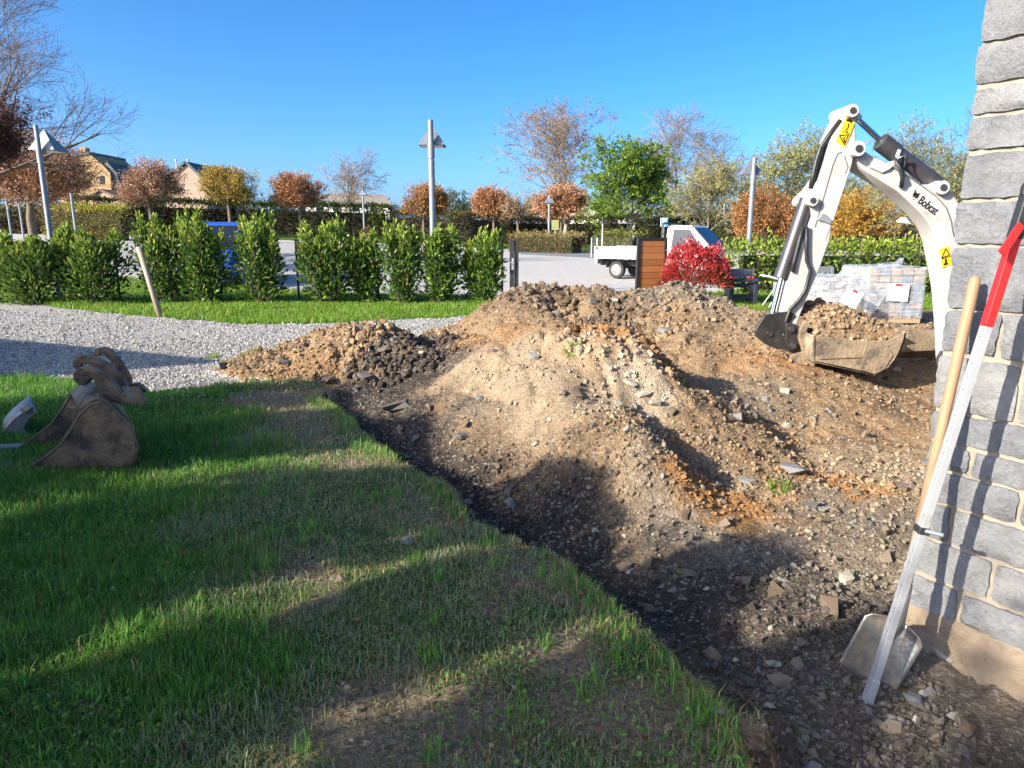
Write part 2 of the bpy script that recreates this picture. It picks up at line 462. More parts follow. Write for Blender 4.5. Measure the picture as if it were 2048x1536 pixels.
def gravel_material(name, c1, c2, tint, vs=38, bs=0.8, dist=0.02):
    m, nt, b = _nodes(name)
    co = coordo(nt)
    v = noise(nt, vs, coord=co, kind='vor'); n1 = noise(nt, 0.35, 6, 0.65, co); n2 = noise(nt, 120, 3, 0.6, co); n3 = noise(nt, 2.2, 6, 0.7, co)
    vv = nt.nodes.new("ShaderNodeSeparateColor"); nt.links.new(v.outputs["Color"], vv.inputs[0])
    c = mixc(nt, vv.outputs[0], c1, c2)
    c = mixc(nt, ramp(nt, n1.outputs[0], 0.45, 0.7), c, mixc(nt, 0.6, c, tint))
    c = mixc(nt, ramp(nt, n3.outputs[0], 0.52, 0.75), c, mixc(nt, 0.4, c, tuple(q * 0.5 for q in tint)))
    c = mixc(nt, ramp(nt, n2.outputs[0], 0.3, 0.7), mixc(nt, 1.0, c, (0.72, 0.72, 0.72), 'MULTIPLY'), c)
    nt.links.new(c, b.inputs["Base Color"])
    b.inputs["Roughness"].default_value = 0.9; b.inputs["Specular IOR Level"].default_value = 0.25
    bump(nt, b, v.outputs["Distance"], bs, dist)
    return m
M_SOIL = soil_material()
M_GRAV = gravel_material("crushed_stone", (0.29, 0.28, 0.262), (0.46, 0.445, 0.42), (0.40, 0.36, 0.30), 42)
def zone_obj(name, z, m, cols=None):
    q = quads[ZN == z]
    u, inv = np.unique(q, return_inverse=True)
    mb = MB(); mb.add(GV[u], [inv.reshape(-1, 4)], None if cols is None else cols[u])
    o = mb.build(name, m, smooth=True)
    return tag(o, kind='structure')
lawn_bare = bare(GX.ravel(), GY.ravel())
lawn_c = np.stack([lawn_bare, lawn_bare * 0, lawn_bare * 0], -1)
G_LAWN = zone_obj("lawn", 0, lawn_material("lawn_ground", (0.07, 0.12, 0.03), (0.10, 0.14, 0.05)), lawn_c)
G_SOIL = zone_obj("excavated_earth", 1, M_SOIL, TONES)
G_PATH = zone_obj("gravel_path", 2, M_GRAV)
G_VERGE = zone_obj("grass_verge", 3, lawn_material("verge_ground", (0.10, 0.19, 0.02), (0.13, 0.20, 0.028)), lawn_c * 0)
G_PARK = zone_obj("parking_lot", 4, gravel_material("parking_gravel", (0.40, 0.39, 0.375), (0.52, 0.50, 0.475), (0.46, 0.40, 0.33), 14, 0.5, 0.02))
G_ROAD = zone_obj("access_road", 5, gravel_material("asphalt_grey", (0.16, 0.17, 0.19), (0.22, 0.23, 0.25), (0.2, 0.2, 0.21), 30, 0.2, 0.01))
G_FIELD = zone_obj("ground", 6, lawn_material("field_grass", (0.070, 0.125, 0.020), (0.105, 0.15, 0.032)), lawn_c * 0)

# ------------------------------------------------------------------ loose stones and clods in the earth (real geometry)
RS = np.random.default_rng(11)
def ico():
    t = (1 + 5 ** 0.5) / 2
    v = np.array([(-1, t, 0), (1, t, 0), (-1, -t, 0), (1, -t, 0), (0, -1, t), (0, 1, t), (0, -1, -t), (0, 1, -t), (t, 0, -1), (t, 0, 1), (-t, 0, -1), (-t, 0, 1)])
    f = np.array([(0, 11, 5), (0, 5, 1), (0, 1, 7), (0, 7, 10), (0, 10, 11), (1, 5, 9), (5, 11, 4), (11, 10, 2), (10, 7, 6), (7, 1, 8),
                  (3, 9, 4), (3, 4, 2), (3, 2, 6), (3, 6, 8), (3, 8, 9), (4, 9, 5), (2, 4, 11), (6, 2, 10), (8, 6, 7), (9, 8, 1)])
    return nrm(v), f
ICO_V, ICO_F = ico()
OCT_V = np.array([(1, 0, 0), (-1, 0, 0), (0, 1, 0), (0, -1, 0), (0, 0, 1), (0, 0, -1)], float)
OCT_F = np.array([(0, 2, 4), (2, 1, 4), (1, 3, 4), (3, 0, 4), (2, 0, 5), (1, 2, 5), (3, 1, 5), (0, 3, 5)])
BOX_V = np.array([[x, y, z] for x in (-1, 1) for y in (-1, 1) for z in (-1, 1)], float) * 0.75
BOX_F = np.array([(0, 1, 3), (0, 3, 2), (4, 6, 7), (4, 7, 5), (0, 4, 5), (0, 5, 1), (2, 3, 7), (2, 7, 6), (0, 2, 6), (0, 6, 4), (1, 5, 7), (1, 7, 3)])
def rand_rot(n, rng):
    q = nrm(rng.normal(size=(n, 4))); w, x, y, z = q.T
    return np.stack([np.stack([1 - 2 * (y * y + z * z), 2 * (x * y - z * w), 2 * (x * z + y * w)], -1),
                     np.stack([2 * (x * y + z * w), 1 - 2 * (x * x + z * z), 2 * (y * z - x * w)], -1),
                     np.stack([2 * (x * z - y * w), 2 * (y * z + x * w), 1 - 2 * (x * x + y * y)], -1)], 1)
def pebbles(mb, P, S, rng, tv, tf, col=None, jit=0.20, flat=(0.55, 0.85)):
    n = len(P); k = len(tv)
    V = tv[None] * (1 + jit * rng.normal(size=(n, k, 1))) + 0.11 * rng.normal(size=(n, k, 3))
    V = V * np.stack([np.ones(n), rng.uniform(0.6, 1.0, n), rng.uniform(*flat, n)], -1)[:, None]
    V = np.einsum('nij,nkj->nki', rand_rot(n, rng), V) * S[:, None, None] + P[:, None]
    Fc = (tf[None] + (np.arange(n) * k)[:, None, None]).reshape(-1, 3)
    mb.add(V.reshape(-1, 3), [Fc], None if col is None else np.repeat(col, k, 0))
def scatter(n, rng, y0, y1, fn, xm=1.12, pw=1.0):
    """points over the ground in front of the camera, more of them close by"""
    y = y0 + (y1 - y0) * rng.random(n * 3) ** pw
    x = (rng.random(n * 3) * 2 - 1) * (0.74 * y * xm + 0.35)
    k = fn(x, y)
    return x[k][:n], y[k][:n]
def soil_colour(x, y, rng):
    t = soil_tones(x, y); n = len(x)
    c = np.array([0.255, 0.172, 0.098]) + rng.uniform(-0.04, 0.07, (n, 1)) * np.array([1, 0.8, 0.55])
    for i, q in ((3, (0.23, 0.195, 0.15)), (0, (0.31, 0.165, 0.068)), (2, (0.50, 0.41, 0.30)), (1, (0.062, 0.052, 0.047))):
        c = c * (1 - t[:, i:i + 1]) + np.array(q) * t[:, i:i + 1]
    gr = rng.random(n)[:, None]
    c = np.where(gr < 0.09, c * 0.5 + np.array([0.24, 0.235, 0.225]) * 0.5, c)
    c = np.where((gr > 0.14) & (gr < 0.155), np.array([0.38, 0.34, 0.28]) * np.ones((n, 3)), c)
    return np.clip(c * rng.uniform(0.72, 1.2, (n, 1)), 0.01, 0.8)
def stone_mat(name):
    m, nt, b = _nodes(name)
    a = nt.nodes.new("ShaderNodeAttribute"); a.attribute_name = 'col'
    co = coordo(nt); n = noise(nt, 40, 5, 0.7, co)
    c = mixc(nt, ramp(nt, n.outputs[0], 0.3, 0.7), mixc(nt, 1.0, a.outputs["Color"], (0.65, 0.65, 0.65), 'MULTIPLY'), mixc(nt, 1.0, a.outputs["Color"], (1.2, 1.2, 1.2), 'MULTIPLY'))
    nt.links.new(c, b.inputs["Base Color"]); b.inputs["Roughness"].default_value = 0.92; b.inputs["Specular IOR Level"].default_value = 0.2
    bump(nt, b, n.outputs[0], 0.6, 0.01)
    return m
M_CLOD = stone_mat("loose_earth_and_stone")
isoil = lambda x, y: (soil_w(x, y) > 0.6) & ~((x > 1.6) & (y < 2.96 - 1.52 * (x - 1.81)) & (x > 1.75)) 
mb = MB()
for n, y0, y1, s0, s1, tv, tf in ((8000, 1.8, 5.5, 0.007, 0.024, ICO_V, ICO_F), (13000, 4.5, 12.5, 0.009, 0.027, ICO_V, ICO_F), (11000, 1.8, 9.0, 0.005, 0.012, OCT_V, OCT_F), (3000, 8, 14, 0.012, 0.04, ICO_V, ICO_F)):
    x, y = scatter(n, RS, y0, y1, lambda x, y: isoil(x, y) & (RS.random(len(x)) < np.clip(0.32 + 1.0 * (0.5 + fbm(x, y, 1.4, 3, 60.0)) - 0.75 * soil_tones(x, y)[:, 2], 0.05, 1)))
    s = s0 + (s1 - s0) * RS.random(len(x)) ** 3
    P = np.stack([x, y, terrain(x, y) + s * 0.25], -1)
    h_ = RS.random(len(x)) < 0.22; sc_ = soil_colour(x, y, RS); pebbles(mb, P[h_], s[h_], RS, BOX_V, BOX_F, sc_[h_]); pebbles(mb, P[~h_], s[~h_], RS, tv, tf, sc_[~h_])
# lumps of dark clay on the small heap and of grey earth on the far one
for cx, cy, rr, n, s0, s1 in ((-1.35, 8.0, 0.75, 2600, 0.012, 0.055), (0.5, 10.5, 0.6, 300, 0.02, 0.07), (1.6, 9.6, 0.7, 350, 0.02, 0.07), (-2.4, 8.0, 0.8, 900, 0.010, 0.032), (1.05, 6.6, 0.6, 500, 0.012, 0.045), (2.3, 10.2, 0.8, 400, .015, .05)):
    a = RS.random(n) * 6.283; r = rr * np.sqrt(RS.random(n)); x, y = cx + r * np.cos(a), cy + r * np.sin(a)
    s = s0 + (s1 - s0) * RS.random(n) ** 2.5
    pebbles(mb, np.stack([x, y, terrain(x, y) + s * 0.3], -1), s, RS, ICO_V, ICO_F, soil_colour(x, y, RS))
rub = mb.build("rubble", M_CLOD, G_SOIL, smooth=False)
tag(rub, kind='stuff')

def stone_mesh(seed, tone, sub=1):
    rng = np.random.default_rng(seed)
    V, Fc = (BOX_V, BOX_F) if seed % 4 == 3 else (ICO_V, ICO_F)
    V = V * (1 + 0.24 * rng.normal(size=(len(V), 1))) + 0.14 * rng.normal(size=(len(V), 3))
    V = V * np.array([1, rng.uniform(0.65, 0.95), rng.uniform(0.45, 0.75)])
    m = MB(); m.add(V, [Fc], np.array(tone))
    return m.mesh("stone", False)
TONE = [(0.22, 0.215, 0.21), (0.235, 0.19, 0.14), (0.40, 0.36, 0.30), (0.14, 0.125, 0.11), (0.19, 0.14, 0.095)]
SM = [[stone_mesh(100 + 10 * t + k, TONE[t]) for k in range(4)] for t in range(5)]
def put_stone(x, y, s, tone, k, rot, parent=G_SOIL, squash=1.0, name="stone"):
    o = link(name, SM[tone][k], M_CLOD, parent)
    o.location = (x, y, tz(x, y) + s * 0.18 * squash)
    o.rotation_euler = rot; o.scale = (s, s, s * squash)
    return o
x, y = scatter(250, RS, 2.0, 8.5, isoil, 0.98)
for i in range(len(x)):
    put_stone(x[i], y[i], 0.022 + 0.036 * RS.random() ** 2.2, int(RS.choice(5, p=[.24, .26, .05, .18, .27])), i % 4, tuple(RS.uniform(-0.5, 0.5, 2)) + (RS.uniform(0, 6.28),))
for px, py, z, s, t in ((1480, 838, 0.0, 0.11, 0), (1505, 832, 0.0, 0.08, 3), (1582, 945, -0.1, 0.14, 0), (1495, 965, -0.15, 0.07, 0), (1262, 768, 0.25, 0.08, 2), (1255, 862, 0.0, 0.06, 2),
                        (572, 728, 0.3, 0.14, 3), (450, 735, 0.1, 0.12, 0), (655, 762, 0.3, 0.10, 1), (770, 700, 0.35, 0.13, 3), (735, 755, 0.25, 0.14, 3), (790, 815, 0.05, 0.12, 3), (920, 875, -0.1, 0.10, 3),
                        (1330, 665, 0.45, 0.12, 0), (1190, 605, 0.65, 0.10, 0), (1230, 600, 0.65, 0.07, 2), (1545, 1330, -0.24, 0.05, 2), (1440, 1420, -0.24, 0.04, 2), (1285, 790, 0.15, 0.07, 2),
                        (1310, 810, 0.1, 0.07, 2), (1300, 835, 0.05, 0.05, 2), (1890, 1315, -0.2, 0.05, 2), (1960, 1340, -0.2, 0.06, 2), (1190, 1065, -0.25, 0.035, 2)):
    p = HIT(px, py)
    put_stone(p[0], p[1], s, t, RS.integers(4), (RS.uniform(-.3, .3), RS.uniform(-.3, .3), RS.uniform(0, 6.28)), squash=0.6)
p = ATZ(816, 1080, 0.02)
tag(put_stone(p[0], p[1], 0.035, 2, 1, (0.9, 0.4, 1.0), None, name="pale_stone"), "small pale upright stone alone in the worn shaded grass", "stone")
p = ATZ(680, 1155, 0.02)
tag(put_stone(p[0], p[1], 0.032, 1, 2, (0.2, 0.3, 0.4), None, name="tan_stone"), "flat tan pebble at the end of the sunlit streak on the lawn", "stone")

# crushed stone lying on the path
mb = MB()
for n, y0, y1, s0, s1 in ((14000, 6.8, 10.5, 0.008, 0.024), (9000, 9.5, 15.0, 0.012, 0.03)):
    x, y = scatter(n, RS, y0, y1, lambda x, y: (zone(x, y) == 2) & (x < 2), 1.05)
    s = s0 + (s1 - s0) * RS.random(len(x)) ** 2
    g = RS.uniform(0.18, 0.47, (len(x), 1)) * np.array([1.04, 1.0, 0.93])
    pebbles(mb, np.stack([x, y, terrain(x, y) + s * 0.2], -1), s, RS, OCT_V, OCT_F, g)
x, y = scatter(900, RS, 6.2, 8.6, lambda x, y: (zone(x, y) == 0) & (y > np.interp(x, *PATH_N) - 0.7) & (x > -4.6), 1.0)
s = 0.006 + 0.016 * RS.random(len(x)) ** 2
pebbles(mb, np.stack([x, y, terrain(x, y) + s * 0.3], -1), s, RS, OCT_V, OCT_F, RS.uniform(0.3, 0.6, (len(x), 1)) * np.ones((1, 3)))
tag(mb.build("gravel", M_CLOD, smooth=False), "grey crushed stone spread over the garden path", "gravel", kind='stuff')

mb = MB()
x, y = scatter(2600, RS, 1.8, 7.0, lambda x, y: (zone(x, y) == 0) & (RS.random(len(x)) < 0.03 + 0.97 * bare(x, y)), 1.0)
s = 0.003 + 0.010 * RS.random(len(x)) ** 3
pebbles(mb, np.stack([x, y, terrain(x, y) + s * 0.3], -1), s, RS, BOX_V, BOX_F, np.array([0.26, 0.20, 0.14]) * RS.uniform(0.5, 1.6, (len(x), 1)))
tag(mb.build("crumbs", M_CLOD, G_LAWN, smooth=False), kind='stuff')

# ------------------------------------------------------------------ grass blades
M_GRASS = leafmat("grass_blades", 0.5, 0.45, 0.4)
RG = np.random.default_rng(21)
def blades(mb, x, y, L, Wd, col, lean=0.55, z=None):
    n = len(x)
    z = terrain(x, y) if z is None else z
    P = np.stack([x, y, z - 0.006], -1)
    a = RG.random(n) * 6.283
    q = np.stack([np.cos(a), np.sin(a), np.zeros(n)], -1)
    b = a + 1.57 + RG.normal(0, 0.7, n)
    ln = np.abs(RG.normal(0, lean, n))[:, None]
    d = np.stack([np.cos(b), np.sin(b), np.zeros(n)], -1)
    L = L[:, None]; Wd = Wd[:, None]
    up = np.array([0, 0, 1.0])
    m = P + L * 0.55 * (up * np.cos(ln * 0.6) + d * np.sin(ln * 0.6))
    t = m + L * 0.45 * (up * np.cos(np.minimum(ln * 1.9, 2.0)) + d * np.sin(np.minimum(ln * 1.9, 2.0)))
    V = np.stack([P - q * Wd / 2, P + q * Wd / 2, m + q * Wd * 0.42, m - q * Wd * 0.42, t], 1).reshape(-1, 3)
    i = np.arange(n)[:, None] * 5
    mb.add(V, [i + [0, 1, 2, 3], i + [3, 2, 4]], np.repeat(col, 5, 0))
GREENS = np.array([(0.105, 0.27, 0.036), (0.140, 0.31, 0.045), (0.085, 0.22, 0.038), (0.20, 0.34, 0.07)])
DULL = np.array([(0.30, 0.34, 0.20), (0.26, 0.33, 0.16), (0.37, 0.38, 0.23), (0.20, 0.28, 0.10)])
DRY = np.array([(0.42, 0.34, 0.14), (0.34, 0.26, 0.11), (0.48, 0.40, 0.21)])
mb = MB()
lawnok = lambda x, y: (zone(x, y) == 0) & (x > -0.76 * y - 0.9)
def pick(tab, n): return tab[RG.integers(len(tab), size=n)]
for n, y0, y1, pw, ls in ((60000, 1.75, 3.4, 1.0, 1.0), (70000, 3.2, 5.4, 1.0, 1.1), (50000, 5.2, 8.6, 1.0, 1.25)):
    x, y = scatter(n, RG, y0, y1, lawnok, 1.05)
    bw = bare(x, y); w = worn(x, y)
    k = RG.random(len(x)) > np.maximum(bw * 0.93, 0.30 * w) - 0.25 * (fbm(x, y, 7.0, 2, 70.0) > 0.12)
    x, y, bw, w = x[k], y[k], bw[k], w[k]
    m = len(x)
    tuft = 0.5 + fbm(x, y, 3.0, 3, 50.0)
    L = (RG.uniform(0.036, 0.080, m) * (1 - w) + RG.uniform(0.022, 0.052, m) * w) * (0.55 + 0.9 * tuft) * ls
    tall = RG.random(m) < 0.012
    L = np.where(tall, L * 2.0, L)
    c = np.where((RG.random(m) < w * 0.92)[:, None], pick(DULL, m), pick(GREENS, m))
    c = np.where((RG.random(m) < 0.03 + 0.13 * w + 0.3 * bw)[:, None], pick(DRY, m), c) * RG.uniform(0.7, 1.3, (m, 1))
    blades(mb, x, y, L, RG.uniform(0.0024, 0.0052, m) * ls ** 2, c, 0.85)
# margin beyond the frame, thinner
x = RG.uniform(-7.5, 1.2, 46000); y = RG.uniform(0.7, 7.4, 46000)
k = (zone(x, y) == 0) & ((x < -0.76 * y - 0.6) | (y < 1.85)) & (x > -0.76 * y - 2.4) & (RG.random(46000) > bare(x, y)); x, y = x[k], y[k]; m = len(x)
blades(mb, x, y, RG.uniform(0.04, 0.085, m), RG.uniform(0.004, 0.008, m), pick(GREENS, m) * RG.uniform(0.7, 1.3, (m, 1)), 0.85)
# dead straw lying flat on the worn turf
x, y = scatter(16000, RG, 1.75, 7.2, lambda x, y: lawnok(x, y) & (RG.random(len(x)) < 0.15 + 0.85 * np.maximum(worn(x, y), bare(x, y))), 1.05)
n = len(x); a = RG.random(n) * 6.283
D = np.stack([np.cos(a), np.sin(a), RG.normal(0, 0.18, n)], -1)
V, f = leaves(np.stack([x, y, terrain(x, y) + RG.uniform(0.003, 0.014, n)], -1), D, RG.uniform(0.02, 0.06, n), RG.uniform(0.002, 0.004, n), RG, 0.2)
mb.add(V, [f], np.repeat(np.where((RG.random(n) < 0.5)[:, None], pick(DRY, n), pick(DULL, n) * 0.9) * RG.uniform(0.5, 1.1, (n, 1)), 4, 0))
# a few dry brown leaves blown onto the grass
x, y = scatter(170, RG, 1.9, 6.8, lawnok, 1.0); n = len(x)
V, f = leaves(np.stack([x, y, terrain(x, y) + RG.uniform(0.015, 0.04, n)], -1), np.stack([RG.normal(size=n), RG.normal(size=n), RG.normal(0, 0.25, n)], -1), RG.uniform(0.02, 0.045, n), RG.uniform(0.012, 0.024, n), RG, 0.25)
mb.add(V, [f], np.repeat(np.array([[0.24, 0.13, 0.06]]) * RG.uniform(0.5, 1.5, (n, 1)), 4, 0))
# tall loose tufts
for k in range(70):
    ty = RG.uniform(1.9, 5.2); tx = RG.uniform(-0.74 * ty - 0.2, np.interp(ty, EDGE[:, 1], EDGE[:, 0]) - 0.1); n = 26
    tx, ty = tx + RG.normal(0, 0.025, n), ty + RG.normal(0, 0.025, n)
    blades(mb, tx, ty, RG.uniform(0.06, 0.125, n), RG.uniform(0.003, 0.0055, n), pick(GREENS, n) * RG.uniform(0.9, 1.6, (n, 1)), 0.7)
# fringe of longer blades hanging over the cut edge
yy = RG.uniform(1.9, 6.8, 5200); xx = np.interp(yy, EDGE[:, 1], EDGE[:, 0]) - np.abs(RG.normal(0, 0.10, 5200)) - 0.015
k = (fbm(xx, yy, 2.5, 2, 90.0) > -0.12) & (zone(xx, yy) == 0); xx, yy = xx[k], yy[k]; m = len(xx)
blades(mb, xx, yy, RG.uniform(0.03, 0.10, m), RG.uniform(0.003, 0.0055, m), np.where((RG.random(m) < 0.25)[:, None], pick(DRY, m), pick(GREENS, m)) * RG.uniform(0.8, 1.5, (m, 1)), 0.8)
# small broad leaves of clover and daisies
x, y = scatter(5000, RG, 1.8, 6.0, lambda x, y: lawnok(x, y) & (fbm(x, y, 1.6, 3, 80.0) > 0.05), 1.05)
n = len(x)
D = np.stack([RG.normal(size=n), RG.normal(size=n), RG.uniform(0.1, 0.7, n)], -1)
V, f = leaves(np.stack([x, y, terrain(x, y) + RG.uniform(0.008, 0.03, n)], -1), D, RG.uniform(0.012, 0.026, n), RG.uniform(0.010, 0.018, n), RG, 0.1)
mb.add(V, [f], np.repeat(np.where((RG.random(n) < .3)[:, None], np.array([0.13, 0.19, 0.08]), pick(GREENS, n)) * RG.uniform(0.8, 1.4, (n, 1)), 4, 0))
tag(mb.build("grass", M_GRASS), "short lawn grass in the foreground", "grass", kind='stuff')

mb = MB()
VG = np.array([(0.145, 0.285, 0.020), (0.175, 0.315, 0.024), (0.115, 0.24, 0.020), (0.21, 0.31, 0.04)])
isverge = lambda x, y: (zone(x, y) == 3)
for n, y0, y1, s in ((52000, 12.5, 17.2, 1.0), (22000, 16.8, 24.0, 1.3)):
    x, y = scatter(n, RG, y0, y1, isverge, 1.05)
    m = len(x)
    L = RG.uniform(0.05, 0.12, m) * s * (0.6 + 0.8 * (0.5 + fbm(x, y, 1.2, 3, 33.0)))
    c = np.where((RG.random(m) < 0.05)[:, None], pick(DRY, m), pick(VG, m)) * RG.uniform(0.75, 1.25, (m, 1))
    blades(mb, x, y, L, RG.uniform(0.008, 0.015, m) * s, c, 0.6)
tag(mb.build("verge_grass", M_GRASS), "bright green grass strip between gravel path and laurel hedge", "grass", kind='stuff')
# weeds growing out of the heaps and a few at the rim of the path
for px, py, z, r, n, lab in ((1145, 705, 0.3, 0.10, 140, "small green weed tuft on the slope of the brown heap"), (1562, 975, -0.2, 0.10, 220, "green moss tuft beside the flat slab in the pit"),
                             (500, 705, 0.25, 0.14, 160, "dry grassy sod on the left end of the small heap"), (425, 715, 0.1, 0.10, 120, "green weed where the gravel meets the small heap")):
    p = HIT(px, py); mb = MB(); a = RG.random(n) * 6.28; q = r * np.sqrt(RG.random(n))
    x, y = p[0] + q * np.cos(a), p[1] + q * np.sin(a)
    blades(mb, x, y, RG.uniform(0.03, 0.08, n), RG.uniform(0.005, 0.009, n), (np.where((RG.random(n) < (0.7 if 'dry' in lab else 0.25))[:, None], pick(DRY, n), pick(VG, n))), 0.9)
    tag(mb.build("weed_tuft", M_GRASS), lab, "weed")

# ------------------------------------------------------------------ trees
def gxy(px, y):
    x = PX(px, y); return np.array([x, y, tz(x, y)])
def ztop(px, py, y):
    return AT(px, py, y)[2]
def grow(rng, P, R, levels, sides=7, minr=0.004):
    out = [(P, R, sides)]
    for L in levels:
        N, K, _ = P.shape
        idx = np.repeat(np.arange(N), L['n']); M_ = len(idx)
        t = rng.uniform(L.get('t0', 0.3), L.get('t1', 1.0), M_)
        f = t * (K - 1); i = np.minimum(f.astype(int), K - 2); w = (f - i)[:, None]
        s = P[idx, i] * (1 - w) + P[idx, i + 1] * w
        d = nrm(P[idx, i + 1] - P[idx, i])
        r = R[idx, i] * (1 - w[:, 0]) + R[idx, i + 1] * w[:, 0]
        q = rng.normal(size=(M_, 3)); q = nrm(q - (q * d).sum(1)[:, None] * d)
        a = rng.normal(L['ang'], L.get('av', 0.15), M_)[:, None]
        d = d * np.cos(a) + q * np.sin(a)
        ln = L['len'] * rng.uniform(1 - L.get('lv', 0.35), 1 + L.get('lv', 0.35), M_) * (1 - L.get('taper', 0.4) * t)
        k = L.get('K', 4); pts = np.empty((M_, k, 3)); pts[:, 0] = s
        for j in range(1, k):
            d = d + rng.normal(size=(M_, 3)) * L.get('wob', 0.12); d[:, 2] += L.get('up', 0.05); d = nrm(d)
            pts[:, j] = pts[:, j - 1] + d * (ln / (k - 1))[:, None]
        if 'env' in L:
            c, e = np.array(L['env'][0]), np.array(L['env'][1])
            qn = (pts - c) / e; m = np.linalg.norm(qn, axis=-1, keepdims=True)
            lim = 1 + 0.15 * rng.normal(size=(M_, 1, 1)) + 0.10 * np.sin(3 * pts[:, -1:, :1] + 2 * pts[:, -1:, 2:]) 
            pts = np.where(m > lim, c + (pts - c) / m * lim, pts)
        rad = np.maximum((r * L.get('rr', 0.6))[:, None] * np.linspace(1, L.get('tip', 0.3), k)[None], minr)
        P, R = pts, rad
        out.append((P, R, L.get('sides', 4)))
    return out
def trunk_path(rng, base, H, lean=(0, 0), K=6, wob=0.02):
    p = np.zeros((1, K, 3)); t = np.linspace(0, 1, K)
    p[0, :, 0] = base[0] + lean[0] * t + rng.normal(size=K) * wob * H * t
    p[0, :, 1] = base[1] + lean[1] * t + rng.normal(size=K) * wob * H * t
    p[0, :, 2] = base[2] - 0.15 + (H + 0.15) * t
    return p
def emit(parts, cols=None, jit=0.15, rng=None):
    m = MB()
    for i, (P, R, s) in enumerate(parts):
        V, q = tubes(P, R, s)
        if cols is None: m.add(V, [q])
        else:
            c = np.array(cols[min(i, len(cols) - 1)]) * (1 + jit * rng.normal(size=(len(P), 1)))
            m.add(V, [q], np.repeat(np.clip(c, 0.005, 1), P.shape[1] * s, 0))
    return m
M_BARK = mat("bark_grey_brown", (0.17, 0.135, 0.10), (0.10, 0.08, 0.06), 9, 0.9, 0.6, 25)
M_BIRCH = mat("bark_pale", (0.36, 0.31, 0.24), (0.20, 0.17, 0.13), 7, 0.85, 0.5, 20)
M_BARKO = mat("bark_ochre", (0.30, 0.23, 0.14), (0.19, 0.15, 0.09), 8, 0.9, 0.5, 20)
M_TWIG = leafmat("twigs", 0.8, 0.12, 0.2)
M_LEAF = leafmat("foliage", 0.55, 0.35, 0.3)
M_GLOSS = leafmat("laurel_leaves", 0.42, 0.3, 0.35)

def ball_tree(px, y, py_top, py_bot, wpx, label, leafcol, twigcol, seed, nt=1900, nl=7000, leafsize=0.17, bark=None, ll=(0.6, 1.35)):
    """pollarded tree: short trunk and a clipped ball of fine twigs"""
    rng = np.random.default_rng(seed)
    b = gxy(px, y)
    zt, zb = ztop(px, py_top, y), ztop(px, py_bot, y)
    rx = wpx / 2 / F * y; rz = (zt - zb) / 2; c = np.array([b[0], b[1], (zt + zb) / 2])
    e = np.array([rx, rx, rz])
    T = trunk_path(rng, b, zb + rz * 0.35 - b[2], wob=0.008)
    r0 = max(0.03 * rx + 0.03, 0.05) * 1.4
    TR = np.linspace(r0 * 1.25, r0 * 0.8, 6)[None]
    env = (c, e)
    n2 = max(int(nt / 110), 8)
    lv = [dict(n=14, t0=0.72, t1=1.0, ang=0.95, av=0.35, len=rx * 0.85, K=4, up=0.06, rr=0.45, sides=4, env=env, taper=0.1),
          dict(n=n2, t0=0.15, t1=1.0, ang=0.7, av=0.3, len=rx * 0.6, K=4, up=0.05, rr=0.5, sides=3, env=env, taper=0.2),
          dict(n=8, t0=0.2, t1=1.0, ang=0.55, av=0.3, len=rx * 0.42, K=3, up=0.10, rr=0.6, sides=3, env=env, tip=0.5)]
    parts = grow(rng, T, TR, lv, 8, 0.011 * y / 60)
    root = empty("pollard_tree", b, label, "tree", "clipped ball trees")
    emit(parts[:2]).build("trunk", bark or M_BARK, root, smooth=True)
    m = emit(parts[2:], [twigcol, twigcol], 0.2, rng)
    tips = parts[3][0][:, -1]; sel = rng.integers(len(tips), size=nl)
    tt = rng.random((nl, 1)) ** 0.6
    C = parts[3][0][sel, 0] * (1 - tt) + tips[sel] * tt + rng.normal(size=(nl, 3)) * 0.03 * rx
    D = nrm(C - c) + rng.normal(size=(nl, 3)) * 0.7
    V, f = leaves(C, D, leafsize * rng.uniform(0.6, 1.3, nl), leafsize * 0.55, rng)
    lc = np.array(leafcol)[rng.integers(len(leafcol), size=nl)] * rng.uniform(ll[0], ll[1], (nl, 1))
    m.add(V, [f], np.repeat(lc, 4, 0))
    m.build("crown", M_TWIG, root)
    return root
RUST = [(0.44, 0.20, 0.085), (0.34, 0.15, 0.07), (0.48, 0.25, 0.13)]
PINK = [(0.46, 0.27, 0.19), (0.38, 0.21, 0.13), (0.50, 0.30, 0.18)]
YELL = [(0.46, 0.33, 0.04), (0.38, 0.28, 0.05), (0.34, 0.22, 0.06)]
GOLD = [(0.42, 0.25, 0.045), (0.36, 0.20, 0.04), (0.30, 0.16, 0.03)]
COPPER = [(0.11, 0.045, 0.035), (0.075, 0.035, 0.03), (0.15, 0.065, 0.04)]
TWB, TWP = (0.26, 0.15, 0.08), (0.32, 0.21, 0.14)
ball_tree(-38, 24, 60, 335, 245, "dark copper-leaved ball tree cut by the left picture edge above the lamp", COPPER, (0.10, 0.06, 0.045), 1, 2200, 14000, 0.11)
ball_tree(66, 33, 268, 408, 262, "wide brown ball tree behind the leaning-looking lamp post at far left", RUST + PINK, TWB, 2, 2600, 9000, 0.12)
ball_tree(305, 66, 318, 412, 132, "pinkish brown ball tree between the brick house and the tan gable", PINK, TWP, 3)
ball_tree(462, 66, 332, 410, 120, "yellow ball tree to the right of the tan gable house", YELL, (0.26, 0.19, 0.07), 4)
ball_tree(602, 68, 345, 415, 108, "russet ball tree left of the tall bare tree and long low roof", RUST, TWB, 5)
ball_tree(848, 68, 362, 432, 98, "orange brown ball tree just behind the central lamp post", RUST + GOLD, TWB, 6)
ball_tree(988, 66, 372, 432, 92, "rust ball tree left of the faint thin lamp, beyond the gate", RUST, TWB, 7)
